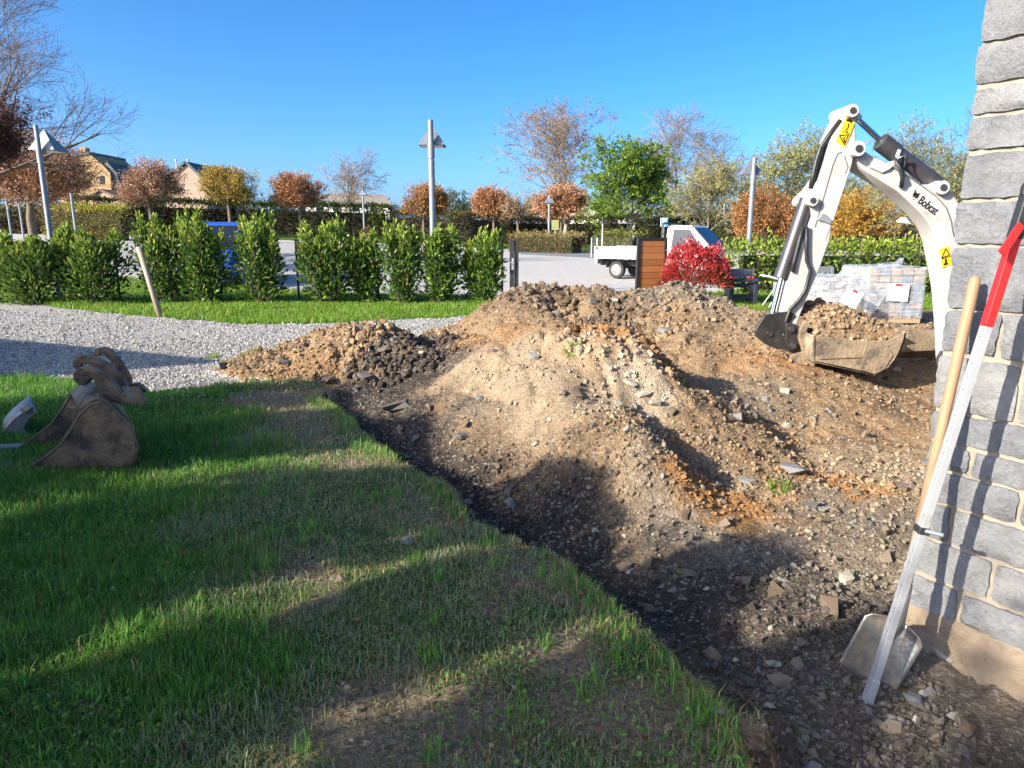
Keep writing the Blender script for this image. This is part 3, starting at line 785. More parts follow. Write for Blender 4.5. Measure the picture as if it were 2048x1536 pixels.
ball_tree(1036, 64, 365, 440, 85, "pale brown loose ball tree with a bent trunk beyond the gate post", [(0.33, 0.24, 0.14), (0.28, 0.19, 0.11)], (0.30, 0.22, 0.13), 8, 900, 1500)
ball_tree(1122, 58, 372, 445, 112, "red-brown ball tree in front of the tall whitish bare tree", RUST + PINK, TWB, 9)
ball_tree(1530, 37, 360, 487, 138, "large orange-brown ball tree behind the right-hand lamp post", [(0.30, 0.135, 0.05), (0.26, 0.12, 0.045), (0.34, 0.17, 0.06)], (0.20, 0.105, 0.05), 10, 2600, 9000, 0.13, mat("bark_pinkish", (0.30, 0.22, 0.17), (0.2, 0.15, 0.11), 7, 0.9, 0.4, 20))
ball_tree(1730, 36, 378, 482, 150, "golden ball tree seen under the excavator boom", GOLD, (0.24, 0.15, 0.04), 11, 2600, 9000, 0.13)

def bare_tree(px, y, py_top, wpx, label, bark, twig, seed, nlv=(9, 7, 7, 6), leafcol=None, nl=0, ls=0.1, lean=(0, 0), up=0.06, name="bare_tree", ang=0.6, fork=0.28, group=None, droop=0.0, lw=0.55, trk=0.5, minr=None):
    rng = np.random.default_rng(seed)
    b = gxy(px, y)
    H = ztop(px, py_top, y) - b[2]; hw = wpx / 2 / F * y
    T = trunk_path(rng, b, H * 0.82, lean, 7, 0.012)
    r0 = 0.018 * H + 0.02
    TR = np.linspace(r0, r0 * 0.18, 7)[None]
    mr = minr or 0.0095 * y / 60
    lv = [dict(n=nlv[0], t0=fork, t1=0.97, ang=ang, av=0.2, len=hw * 1.55, K=5, up=up * 2.2, wob=0.10, rr=0.5, sides=5, taper=0.45),
          dict(n=nlv[1], t0=0.2, t1=1.0, ang=0.6, av=0.25, len=hw * 0.85, K=4, up=up, wob=0.14, rr=0.55, sides=4, taper=0.3),
          dict(n=nlv[2], t0=0.15, t1=1.0, ang=0.6, av=0.25, len=hw * 0.46, K=4, up=up * 0.7 - droop, wob=0.16, rr=0.6, sides=3, taper=0.3),
          dict(n=nlv[3], t0=0.2, t1=1.0, ang=0.55, av=0.25, len=hw * 0.25, K=3, up=up * 0.5 - droop * 1.5, wob=0.18, rr=0.7, sides=3, tip=0.5)]
    parts = grow(rng, T, TR, lv, 8, mr)
    allp = np.concatenate([q[0].reshape(-1, 3) for q in parts[1:]])
    fz = H / (np.percentile(allp[:, 2], 99.7) - b[2]); fx = min(hw / np.percentile(np.abs(allp[:, 0] - b[0]), 98), 1.6)
    parts = [((q[0] - b) * np.array([fx, fx, fz]) + b, q[1], q[2]) for q in parts]
    root = empty(name, b, label, "tree", group)
    emit(parts[:2]).build("trunk", bark, root, smooth=True)
    m = emit(parts[2:], [twig, twig, tuple(np.array(twig) * 1.1)], 0.15, rng)
    if nl:
        src = np.concatenate([parts[4][0][:, 1:].reshape(-1, 3), parts[4][0][:, -1]])
        C = src[rng.integers(len(src), size=nl)] + rng.normal(size=(nl, 3)) * 0.012 * hw
        D = rng.normal(size=(nl, 3)); D[:, 2] += 0.3
        V, f = leaves(C, D, ls * rng.uniform(0.6, 1.4, nl), ls * lw, rng)
        lc = np.array(leafcol)[rng.integers(len(leafcol), size=nl)] * rng.uniform(0.6, 1.4, (nl, 1))
        m.add(V, [f], np.repeat(lc, 4, 0))
    m.build("crown", M_TWIG if not nl else M_LEAF, root)
    return root
bare_tree(-10, 27, -190, 430, "tall bare tree at far left with twigs reaching over the lamp into the sky", M_BARK, (0.22, 0.165, 0.13), 31, (13, 8, 7, 6), [(0.18, 0.08, 0.06), (0.24, 0.12, 0.09)], 5000, 0.06, up=0.02, fork=0.2, ang=0.9)
bare_tree(702, 78, 298, 125, "bare fan-shaped tree rising behind the long low roof", M_BARK, (0.24, 0.185, 0.13), 32, (11, 6, 5, 4), up=0.03, fork=0.18, ang=0.85)
bare_tree(905, 92, 378, 55, "small grey-blue leafing tree right of the central lamp post", M_BARK, (0.17, 0.17, 0.14), 33, (8, 6, 5, 3), [(0.13, 0.17, 0.09), (0.18, 0.20, 0.12)], 1500, 0.16)
bare_tree(1131, 62, 208, 225, "tall whitish bare tree with catkins above the planted island", M_BIRCH, (0.33, 0.255, 0.17), 34, (16, 6, 5, 4), [(0.27, 0.145, 0.075), (0.24, 0.135, 0.08), (0.30, 0.20, 0.12)], 4200, 0.22, up=0.09, fork=0.25, lw=0.3, ang=0.5)
bare_tree(1345, 95, 213, 160, "big bare tree with a domed crown behind the green tree", M_BARK, (0.24, 0.18, 0.125), 35, (13, 7, 6, 4), up=0.06, fork=0.28)
bare_tree(1440, 90, 262, 130, "second bare tree to the right of the domed one, thin and lower", M_BARK, (0.24, 0.195, 0.125), 36, (10, 6, 5, 4), [(0.22, 0.22, 0.10)], 900, 0.14, up=0.06)
bare_tree(1262, 55, 285, 165, "fresh green leafy tree on two pale stems in the middle", M_BIRCH, (0.15, 0.16, 0.06), 37, (13, 8, 6, 4), [(0.13, 0.22, 0.025), (0.17, 0.27, 0.03), (0.09, 0.16, 0.02), (0.20, 0.30, 0.04)], 24000, 0.17, up=0.05, fork=0.2, name="green_tree", lw=0.6, ang=0.7)
bare_tree(1415, 48, 320, 150, "straggly olive willow-like tree right of the green tree", M_BARKO, (0.30, 0.26, 0.15), 38, (12, 8, 6, 4), [(0.26, 0.26, 0.10), (0.30, 0.28, 0.14)], 9000, 0.13, up=0.03, droop=0.10, name="willow_tree", fork=0.2, ang=0.8)
bare_tree(1565, 50, 252, 175, "pale blossoming tree behind the right-hand lamp and orange ball tree", M_BARK, (0.26, 0.22, 0.14), 39, (13, 7, 6, 5), [(0.30, 0.32, 0.13), (0.36, 0.37, 0.20), (0.22, 0.24, 0.08)], 15000, 0.13, up=0.04, droop=0.06, name="blossom_tree", fork=0.2, ang=0.8)
bare_tree(1850, 30, 238, 215, "cream-blossomed old fruit tree beside the stone wall above the boom", M_BARK, (0.21, 0.19, 0.15), 40, (13, 8, 6, 5), [(0.26, 0.27, 0.10), (0.34, 0.34, 0.18), (0.20, 0.21, 0.07)], 19000, 0.075, up=0.03, droop=0.05, name="fruit_tree", fork=0.25, ang=0.85)
bare_tree(1930, 36, 165, 240, "bare grey-twigged tree just behind the top of the fruit tree", M_BARK, (0.21, 0.18, 0.155), 41, (11, 7, 6, 5), [(0.3, 0.3, 0.2)], 1200, 0.05, up=0.04, fork=0.3, ang=0.8)
bare_tree(1660, 62, 330, 150, "thin bare grey tree between blossom tree and excavator arm", M_BARK, (0.25, 0.22, 0.16), 42, (10, 7, 5, 4), [(0.30, 0.32, 0.14)], 5000, 0.14)

# ------------------------------------------------------------------ hedges and shrubs
def leafy_box(m, a, b, h, th, n, ls, cols, rng, rough=0.12, top=None):
    """foliage filling a long clipped hedge between plan points a and b"""
    a, b = np.array(a, float), np.array(b, float); d = b - a; Ln = np.hypot(*d); d /= Ln; nn = np.array([-d[1], d[0]])
    s = rng.random(n) * Ln
    face = rng.random(n)
    u = np.where(face < 0.55, -1.0, np.where(face < 0.7, 1.0, rng.uniform(-1, 1, n)))
    v = np.where(face < 0.7, rng.random(n), 1.0)
    hh = h * (1 + 0.10 * vnoise(s * 0.9, s * 0 + 3.3) + 0.06 * vnoise(s * 2.7, s * 0 + 1.3))
    x = a[0] + d[0] * s + nn[0] * u * th / 2; y = a[1] + d[1] * s + nn[1] * u * th / 2
    en = rng.random(n) < 0.07; uu = rng.uniform(-1, 1, n); ss = np.where(rng.random(n) < 0.5, 0.0, Ln)
    x = np.where(en, a[0] + d[0] * ss + nn[0] * uu * th / 2, x); y = np.where(en, a[1] + d[1] * ss + nn[1] * uu * th / 2, y); v = np.where(en, rng.random(n), v)
    P = np.stack([x, y, v * hh], -1) + rng.normal(size=(n, 3)) * rough
    P[:, 2] += terrain(x, y)
    N = np.stack([nn[0] * u, nn[1] * u, np.where(face < 0.7, 0.2, 1.0)], -1)
    V, f = leaves(P, N + rng.normal(size=(n, 3)) * 0.6, ls * rng.uniform(0.6, 1.4, n), ls * 0.5, rng)
    c = np.array(cols)[rng.integers(len(cols), size=n)] * rng.uniform(0.55, 1.4, (n, 1))
    if top is not None:
        k = (v > 0.86) & (rng.random(n) < 0.8); c[k] = np.array(top) * rng.uniform(0.7, 1.3, (k.sum(), 1))
    m.add(V, [f], np.repeat(c, 4, 0))
M_CORE = mat("foliage_core", (0.045, 0.040, 0.025), (0.025, 0.025, 0.015), 6, 1.0, 0.8, 12)  # near-black tone for the solid cores inside hedges and cypresses
def hedge(px0, px1, y0, y1, pyt, label, cols, seed, n, ls, th=1.2, top=None, name="hedge", hgt=None):
    rng = np.random.default_rng(seed)
    a, b = gxy(px0, y0), gxy(px1, y1)
    h = hgt or (ztop((px0 + px1) / 2, pyt, (y0 + y1) / 2) - (a[2] + b[2]) / 2)
    root = empty(name, (a + b) / 2, label, "hedge")
    core = MB(); k = 12; t = np.linspace(min(0.03, 0.4 / np.linalg.norm(b - a)) * 1.0 + 0.02, 0.98 - min(0.03, 0.4 / np.linalg.norm(b - a)), k); ring = []
    d = nrm((b - a)[:2]); nn = np.array([-d[1], d[0]])
    for s in t:
        p = a * (1 - s) + b * s; zz = tz(p[0], p[1])
        for u, v in ((-1, -0.1), (-0.95, 0.65), (-0.6, 0.8), (0.6, 0.8), (0.95, 0.65), (1, -0.1)):
            ring.append([p[0] + nn[0] * u * th * 0.30, p[1] + nn[1] * u * th * 0.30, zz + v * h])
    q = [[i * 6 + j, i * 6 + j + 1, i * 6 + j + 7, i * 6 + j + 6] for i in range(k - 1) for j in range(5)]
    core.add(ring, [np.array(q), [[0, 1, 2, 3, 4, 5]], [[(k - 1) * 6 + j for j in (5, 4, 3, 2, 1, 0)]]])
    core.build("inner_core", M_CORE, root, smooth=True)  # solid dark hull added under the leaf cards, no modelled twigs
    m = MB(); leafy_box(m, a[:2], b[:2], h, th, n, ls, cols, rng, top=top)
    m.build("foliage", M_LEAF, root)
    return root
DKG = [(0.030, 0.050, 0.016), (0.045, 0.062, 0.022), (0.07, 0.055, 0.03)]
BRH = [(0.09, 0.065, 0.045), (0.06, 0.06, 0.028), (0.12, 0.085, 0.055), (0.05, 0.055, 0.025)]
hedge(150, 470, 72, 76, 402, "long dark brown-green hedge below the brick house and tan gable", BRH + DKG, 50, 7000, 0.30, top=(0.05, 0.075, 0.02))
hedge(470, 785, 76, 76, 410, "dark evergreen hedge in front of the long low building", DKG, 51, 7000, 0.30, top=(0.055, 0.085, 0.02))
hedge(785, 1015, 76, 72, 428, "thin brown hedge beyond the car park behind the central lamp", BRH, 52, 4500, 0.28, top=(0.16, 0.13, 0.05))
hedge(1008, 1275, 70, 66, 437, "tall leafy hedge with a brown top behind the planted island", [(0.06, 0.08, 0.022), (0.085, 0.075, 0.035), (0.045, 0.06, 0.02)], 53, 6500, 0.26, top=(0.20, 0.135, 0.06))
hedge(1290, 1600, 62, 50, 440, "rough green hedge in shade behind the white truck", [(0.07, 0.09, 0.025), (0.10, 0.11, 0.035), (0.06, 0.06, 0.03)], 54, 7000, 0.24, th=2.0)
hedge(102, 258, 52, 52, 414, "clipped yellow-green hedge left of the laurels, beyond the car park", [(0.30, 0.28, 0.045), (0.25, 0.24, 0.04), (0.20, 0.15, 0.07)], 55, 4500, 0.16, th=1.6, top=(0.36, 0.34, 0.05))
hedge(-260, 140, 60, 60, 425, "brown mixed hedge behind the wide ball tree at far left", BRH + [(0.12, 0.10, 0.05)], 56, 4500, 0.3)
hedge(1035, 1160, 50, 47, 470, "low mixed shrub bed on the island at the foot of the lamp", [(0.22, 0.20, 0.05), (0.30, 0.19, 0.11), (0.12, 0.16, 0.04), (0.20, 0.12, 0.07)], 57, 3800, 0.14, th=2.2, name="shrub_bed", top=(0.30, 0.24, 0.10))
hedge(1205, 1280, 47, 44, 466, "low yellow-green ground-cover bed left of the truck cab", [(0.24, 0.25, 0.05), (0.18, 0.20, 0.04)], 58, 1500, 0.13, th=1.5, name="shrub_bed")
hedge(1600, 2000, 70, 60, 452, "far mixed hedge behind the field fence under the boom", BRH + [(0.12, 0.13, 0.04)], 59, 4500, 0.3)
LAUR = [(0.080, 0.150, 0.024), (0.110, 0.185, 0.030), (0.055, 0.110, 0.020), (0.040, 0.080, 0.018)]
NEWL = [(0.26, 0.34, 0.045), (0.32, 0.38, 0.06), (0.21, 0.30, 0.04)]
r_ = hedge(1462, 1960, 19.6, 19.0, 500, "sunlit laurel hedge behind the pallets and excavator arm", LAUR + NEWL, 60, 5200, 0.13, th=0.9, top=(0.22, 0.28, 0.04), name="laurel_hedge", hgt=1.22)

def round_shrub(px, y, pyt, wpx, label, cols, seed, n, ls, name="shrub", cat="shrub", gloss=False):
    rng = np.random.default_rng(seed); b = gxy(px, y); h = ztop(px, pyt, y) - b[2]; rx = wpx / 2 / F * y
    root = empty(name, b, label, cat)
    D = nrm(rng.normal(size=(n, 3))); D[:, 2] = np.abs(D[:, 2])
    lump = 1 + 0.25 * fbm(D[:, 0] * 2 + 5, D[:, 1] * 2 + D[:, 2] * 2, 1.5, 3)
    r = (0.45 + 0.55 * rng.random(n) ** 0.5) * lump
    P = D * r[:, None] * np.array([rx, rx, h]) + b
    V, f = leaves(P, D + rng.normal(size=(n, 3)) * 0.5, ls * rng.uniform(0.6, 1.4, n), ls * 0.5, rng)
    m = MB(); m.add(V, [f], np.repeat(np.array(cols)[rng.integers(len(cols), size=n)] * rng.uniform(0.6, 1.3, (n, 1)), 4, 0))
    m.build("foliage", M_GLOSS if gloss else M_LEAF, root)
    s = MB()
    for k in range(7):
        a = k * 0.9; s.tube([b + [0.05 * math.cos(a), 0.05 * math.sin(a), -0.05], b + [rx * 0.3 * math.cos(a), rx * 0.3 * math.sin(a), h * 0.45], b + [rx * 0.6 * math.cos(a), rx * 0.6 * math.sin(a), h * 0.75]], [0.03, 0.02, 0.01], 5)
    s.build("stem", M_BARK, root)
    return root
round_shrub(752, 70, 414, 66, "dark evergreen shrub with yellow tips beside the small far lamp", [(0.05, 0.08, 0.02), (0.20, 0.22, 0.04), (0.035, 0.05, 0.018)], 70, 1800, 0.28)
round_shrub(735, 62, 452, 34, "little red-brown shrub at the foot of the small far lamp", [(0.20, 0.10, 0.05), (0.15, 0.12, 0.05)], 71, 500, 0.2)
round_shrub(925, 90, 385, 46, "dark conifer-like shrub left of the rust ball trees", [(0.04, 0.075, 0.035), (0.06, 0.10, 0.045)], 72, 1200, 0.35)
round_shrub(1195, 46, 488, 26, "small reddish dry plant at the metal bollards", [(0.30, 0.17, 0.10), (0.22, 0.12, 0.06)], 73, 400, 0.12)

def laurel(px, y, py_top, wpx, label, seed, n=1500, low=0.0, shape=(0.75, 1.0, 0.85)):
    """upright cherry laurel: stems carrying whorls of long glossy leaves"""
    rng = np.random.default_rng(seed); b = gxy(px, y); h = ztop(px, py_top, y) - b[2]; rx = wpx / 2 / F * y
    root = empty("laurel_bush", b, label, "shrub", "laurel bushes along the wire fence")
    k = int(rng.integers(9, 19)); st = MB(); tint = rng.uniform(0.85, 1.28)
    S = []
    for i in range(k):
        a = rng.random() * 6.28; r = rx * math.sqrt(rng.random()) * 0.85
        top = np.array([b[0] + r * math.cos(a), b[1] + r * math.sin(a) * 0.6, b[2] + h * rng.uniform(0.62, 0.98) * (1 - 0.12 * r / rx)])
        mid = np.array([b[0] + r * 0.85 * math.cos(a), b[1] + r * 0.55 * math.sin(a), b[2] + h * 0.4])
        base = b + np.array([r * 0.25 * math.cos(a), r * 0.2 * math.sin(a), -0.05])
        st.tube([base, mid, top], [0.018, 0.012, 0.006], 5); S.append((base, mid, top))
    st.build("stem", M_BARK, root)
    S = np.array(S); j = rng.integers(k, size=n); t = rng.random(n) ** 0.8
    t = 0.08 + 0.92 * t
    Q = np.where((t < 0.5)[:, None], S[j, 0] + (S[j, 1] - S[j, 0]) * (t * 2)[:, None], S[j, 1] + (S[j, 2] - S[j, 1]) * ((t - 0.5) * 2)[:, None])
    prof = np.interp(t, [0, 0.15, 0.5, 0.85, 1], [0.3, shape[0], shape[1], shape[2] * 0.7, 0.1])
    off = rng.normal(size=(n, 3)) * np.array([1, 0.8, 0.7]); off = nrm(off) * (rng.random((n, 1)) ** 0.5)
    P = Q + off * rx * 0.50 * prof[:, None]
    P[:, 2] = np.maximum(P[:, 2], b[2] + 0.04)
    D = off * 1.0 + np.array([0, 0, 0.55]) + rng.normal(size=(n, 3)) * 0.35
    D[:, 2] += 0.5 * t
    V, f = leaves(P, D, rng.uniform(0.11, 0.18, n), rng.uniform(0.05, 0.072, n), rng, 0.3)
    c = np.array(LAUR)[rng.integers(4, size=n)] * rng.uniform(0.7, 1.3, (n, 1)) * tint
    dead = rng.random(n) < 0.015; c[dead] = (0.30, 0.22, 0.07)
    nw = (rng.random(n) < np.clip((t - 0.66) * 2.6, 0.08, 0.85)); c[nw] = np.array(NEWL)[rng.integers(3, size=nw.sum())] * rng.uniform(0.7, 1.2, (nw.sum(), 1))
    # upright shoots of new growth
    P2, D2 = [], []
    for s in S:
        for w in range(9):
            P2.append(s[2] + np.array([0, 0, 0.015 * w]) + rng.normal(size=3) * 0.02)
            a = w * 2.4; D2.append([math.cos(a) * 0.5, math.sin(a) * 0.5, 1.1])
    V2, f2 = leaves(np.array(P2), np.array(D2), rng.uniform(0.09, 0.14, len(P2)), 0.04, rng, 0.3)
    m = MB(); m.add(V, [f], np.repeat(c, 4, 0)); m.add(V2, [f2], np.repeat(np.array(NEWL)[rng.integers(3, size=len(P2))] * rng.uniform(0.8, 1.25, (len(P2), 1)), 4, 0))
    m.build("foliage", M_GLOSS, root)
    return root
for i, (px, y, pt, w, n, lab) in enumerate((
        (-70, 16.4, 450, 150, 1500, "laurel bush half cut off by the left picture edge"),
        (36, 16.2, 440, 160, 2100, "first full laurel bush at the left end of the hedge"),
        (172, 16.4, 436, 178, 2600, "broad laurel bush just left of the leaning wooden stake"),
        (322, 16.6, 412, 120, 1900, "tall laurel bush directly behind the leaning wooden stake"),
        (405, 16.5, 415, 115, 1900, "tall laurel bush half hiding the front of the blue car"),
        (515, 16.5, 420, 115, 1700, "laurel bush with one high shoot just right of the blue car"),
        (648, 16.6, 428, 125, 1900, "wide laurel bush after the open gap right of the blue car"),
        (728, 16.7, 446, 85, 1400, "laurel bush left of the short black fence post"),
        (800, 16.6, 440, 80, 1400, "laurel bush right of the short black fence post"),
        (880, 16.6, 440, 95, 1600, "laurel bush in front of the central lamp post"),
        (962, 16.7, 452, 95, 1700, "last laurel bush of the row, next to the gate post"))):
    laurel(px, y, pt, w * 0.90, lab, 200 + i, int(n * 1.4), shape=(1.0, 1.0, 0.8) if i != 5 else (1.3, 0.9, 0.3))

# red photinia
rng = np.random.default_rng(77); y = 16.4; b = gxy(1396, y)
root = empty("photinia_bush", b, "red-leaved photinia bush beside the wooden gate panel", "shrub")
n = 6800; D = nrm(rng.normal(size=(n, 3))); D[:, 2] = np.abs(D[:, 2]) * 1.0 - 0.1
lump = 1 + 0.28 * fbm(D[:, 0] * 2 + 5, D[:, 1] + D[:, 2] * 2.2, 2.2, 3)
r = (0.55 + 0.45 * rng.random(n) ** 0.4) * lump
P = D * r[:, None] * np.array([0.84, 0.75, 0.90]) + b + np.array([0, 0, 0.48]); P[:, 2] = np.maximum(P[:, 2], b[2] + 0.05)
V, f = leaves(P, D + np.array([0, 0, 0.6]) + rng.normal(size=(n, 3)) * 0.35, rng.uniform(0.06, 0.11, n), rng.uniform(0.022, 0.036, n), rng)
hgt = (P[:, 2] - b[2])
red = rng.random(n) < np.clip(0.35 + 0.75 * hgt - 0.0, 0.2, 0.93)
c = np.where(red[:, None], np.array([(0.42, 0.035, 0.04), (0.34, 0.025, 0.035), (0.50, 0.07, 0.06)])[rng.integers(3, size=n)], np.array([(0.07, 0.11, 0.025), (0.13, 0.13, 0.03), (0.05, 0.08, 0.02)])[rng.integers(3, size=n)]) * rng.uniform(0.65, 1.35, (n, 1))
m = MB(); m.add(V, [f], np.repeat(c, 4, 0))
n2 = 30
for k in range(n2):
    a = rng.random() * 6.28; rr = rng.random() ** 0.5
    p = b + np.array([0.75 * rr * math.cos(a), 0.65 * rr * math.sin(a), 0.48 + 0.85 * math.sqrt(max(1 - rr * rr, 0.02))])
    V, f = leaves(p + rng.normal(size=(16, 3)) * 0.05 + np.linspace(0, 0.16, 16)[:, None] * np.array([0, 0, 1]), rng.normal(size=(16, 3)) * 0.5 + [0, 0, 0.8], 0.09, 0.03, rng)
    m.add(V, [f], np.repeat(np.array([[0.46, 0.04, 0.05]]) * rng.uniform(0.7, 1.3, (16, 1)), 4, 0))
m.build("foliage", leafmat("photinia_leaves", 0.3, 0.3, 0.5), root)
s = MB()
for k in range(9):
    a = k * 0.7; s.tube([b + [0.06 * math.cos(a), 0.06 * math.sin(a), -0.05], b + [0.25 * math.cos(a), 0.25 * math.sin(a), 0.5], b + [0.5 * math.cos(a), 0.45 * math.sin(a), 1.0]], [0.022, 0.016, 0.008], 5)
s.build("stem", M_BARKO, root)

# ------------------------------------------------------------------ what stands out of frame to the left and throws the shade on the lawn
def sun_plan(U, S):
    return np.array([S * math.sin(SUN_AZ) + U * math.cos(SUN_AZ), S * math.cos(SUN_AZ) - U * math.sin(SUN_AZ)])
TE = math.tan(SUN_EL)
def cypress(U, S0, w, tip, label, seed, n=5200, wt=0.45, base=0.0):
    """columnar evergreen whose shadow tip falls at distance tip along the light"""
    rng = np.random.default_rng(seed); x, y = sun_plan(U, S0); z0 = tz(x, y); h = (tip - S0) * TE - z0 * 0
    root = empty("cypress", (x, y, z0), label, "tree", "cypresses beside the lawn")
    t = rng.random(n); a = rng.random(n) * 6.28
    prof = np.interp(t, [0, 0.08, 0.5, 0.85, 1], [0.85, 1, 1, 0.5 + wt * 0.5, wt * 0.6]) * w / 2
    prof = prof * (1 + 0.9 * vnoise(a * 1.9 + seed, t * 9))
    r = prof * (0.8 + 0.25 * rng.random(n))
    P = np.stack([x + r * np.cos(a), y + r * np.sin(a), z0 + 0.05 + t * h], -1)
    D = np.stack([np.cos(a), np.sin(a), np.full(n, 1.0)], -1) + rng.normal(size=(n, 3)) * 0.3
    V, f = leaves(P, D, rng.uniform(0.10, 0.22, n), rng.uniform(0.05, 0.09, n), rng)
    m = MB(); m.add(V, [f], np.repeat(np.array([[0.035, 0.065, 0.025]]) * rng.uniform(0.6, 1.5, (n, 1)), 4, 0))
    m.build("foliage", M_LEAF, root)
    c = MB(); k = 14; ring = []
    for tt in np.linspace(0, 0.96, 9):
        rr = float(np.interp(tt, [0, 0.08, 0.5, 0.85, 1], [0.85, 1, 1, 0.5 + wt * 0.5, wt * 0.4])) * w / 2 * 0.72
        for q in range(k):
            an = q * 6.283 / k; g = 1 + 0.9 * float(vnoise(np.array([an * 1.9 + seed]), np.array([tt * 9]))[0])
            ring.append([x + rr * g * math.cos(an), y + rr * g * math.sin(an), z0 + tt * h])
    q = [[i * k + j, i * k + (j + 1) % k, (i + 1) * k + (j + 1) % k, (i + 1) * k + j] for i in range(8) for j in range(k)]
    c.add(ring, [np.array(q), [[8 * k + j for j in range(k)]]]); c.build("inner_core", M_CORE, root, smooth=True)  # solid core added inside the leaves so the column blocks the sun
for i, (U, w, tip, s0) in enumerate(((-7.05, 1.45, 1.9, -5.2), (-5.75, 1.40, 2.0, -5.4), (-3.85, 1.40, 2.45, -5.2), (-2.50, 0.58, 2.6, -5.3), (-1.55, 0.60, 2.2, -5.2), (-0.75, 0.65, 1.8, -5.4))):
    cypress(U, s0, w, tip, ("%s evergreen column of the row standing beside the lawn" % ("tallest first second third fourth fifth sixth seventh".split()[i])), 300 + i, wt=0.75)

def shade_tree(U, S0, tip, hw, label, seed):
    """twiggy tree beside the lawn: gives the broken shade over the pit"""
    rng = np.random.default_rng(seed); x, y = sun_plan(U, S0); b = np.array([x, y, tz(x, y)]); H = (tip - S0) * TE
    T = trunk_path(rng, b, H * 0.8, K=7, wob=0.012); TR = np.linspace(0.09, 0.02, 7)[None]
    lv = [dict(n=9, t0=0.3, t1=0.98, ang=0.8, len=hw * 1.3, K=5, up=0.08, rr=0.5, sides=5, taper=0.4), dict(n=7, t0=0.2, t1=1, ang=0.6, len=hw * 0.7, K=4, up=0.05, rr=0.55, sides=4),
          dict(n=5, t0=0.15, t1=1, ang=0.6, len=hw * 0.4, K=4, up=0.04, rr=0.6, sides=3), dict(n=3, t0=0.2, t1=1, ang=0.55, len=hw * 0.22, K=3, up=0.03, rr=0.7, sides=3)]
    parts = grow(rng, T, TR, lv, 8, 0.006); allp = np.concatenate([q[0].reshape(-1, 3) for q in parts[1:]])
    fz = H / (np.percentile(allp[:, 2], 99.5) - b[2]); fx = hw / np.percentile(np.hypot(allp[:, 0] - x, allp[:, 1] - y), 96)
    parts = [((q[0] - b) * np.array([fx, fx, fz]) + b, q[1], q[2]) for q in parts]
    root = empty("leafing_tree", b, label, "tree")
    emit(parts[:2]).build("trunk", M_BARK, root, smooth=True); m = emit(parts[2:], [(0.2, 0.15, 0.1)], 0.15, rng)
    nl = 1100; src = parts[4][0][:, -1]; C = src[rng.integers(len(src), size=nl)] + rng.normal(size=(nl, 3)) * 0.04
    V, f = leaves(C, rng.normal(size=(nl, 3)), rng.uniform(0.05, 0.11, nl), 0.05, rng); m.add(V, [f], np.repeat(np.array([[0.12, 0.19, 0.05]]) * rng.uniform(0.7, 1.3, (nl, 1)), 4, 0))
    m.build("crown", M_LEAF, root)
shade_tree(-1.75, -6.4, 3.35, 1.35, "young leafing tree standing behind the row of evergreens", 350)
shade_tree(-4.3, -6.6, 2.7, 0.9, "slim leafing tree behind the gap in the evergreen row", 351)

# ------------------------------------------------------------------ buildings
def ctr(pts):
    p = np.asarray(pts); return np.array([p[:, 0].mean(), p[:, 1].mean(), tz(p[:, 0].mean(), p[:, 1].mean())])
def poly(pxs, y):
    return np.array([AT(a, b, y) for a, b in pxs])
M_SLATE = mat("slate_roof", (0.075, 0.08, 0.09), (0.05, 0.052, 0.06), 3, 0.55, 0.4, 8)
M_TILE = mat("brown_roof_tiles", (0.18, 0.11, 0.08), (0.12, 0.075, 0.055), 3, 0.75, 0.5, 8)
M_METAL = mat("galvanised_steel", (0.46, 0.49, 0.52), (0.36, 0.39, 0.42), 5, 0.45, 0.08, 40, 0.55)
def brick_mat(name, c1, c2, mortar, sc=3.2):
    m, nt, b = _nodes(name); co = coordo(nt)
    mp = nt.nodes.new("ShaderNodeMapping"); mp.inputs["Rotation"].default_value = (math.pi / 2, 0, 0); nt.links.new(co, mp.inputs[0])
    t = nt.nodes.new("ShaderNodeTexBrick"); t.inputs["Scale"].default_value = sc
    t.inputs["Color1"].default_value = (*c1, 1); t.inputs["Color2"].default_value = (*c2, 1); t.inputs["Mortar"].default_value = (*mortar, 1)
    nt.links.new(mp.outputs[0], t.inputs["Vector"])
    n = noise(nt, 0.6, 5, 0.6, co); c = mixc(nt, ramp(nt, n.outputs[0], 0.4, 0.7), t.outputs[0], tuple(0.7 * q for q in c2))
    nt.links.new(c, b.inputs["Base Color"]); b.inputs["Roughness"].default_value = 0.9
    return m
M_BRICK = brick_mat("ochre_brick", (0.44, 0.29, 0.13), (0.36, 0.22, 0.10), (0.42, 0.34, 0.24))
M_TAN = mat("tan_render", (0.40, 0.28, 0.21), (0.36, 0.25, 0.19), 1.2, 0.9, 0.2, 10)
M_WHITEW = mat("white_render", (0.72, 0.70, 0.66), (0.62, 0.60, 0.57), 1.0, 0.85, 0.2, 10)
M_PANE = glassmat("window_glass")
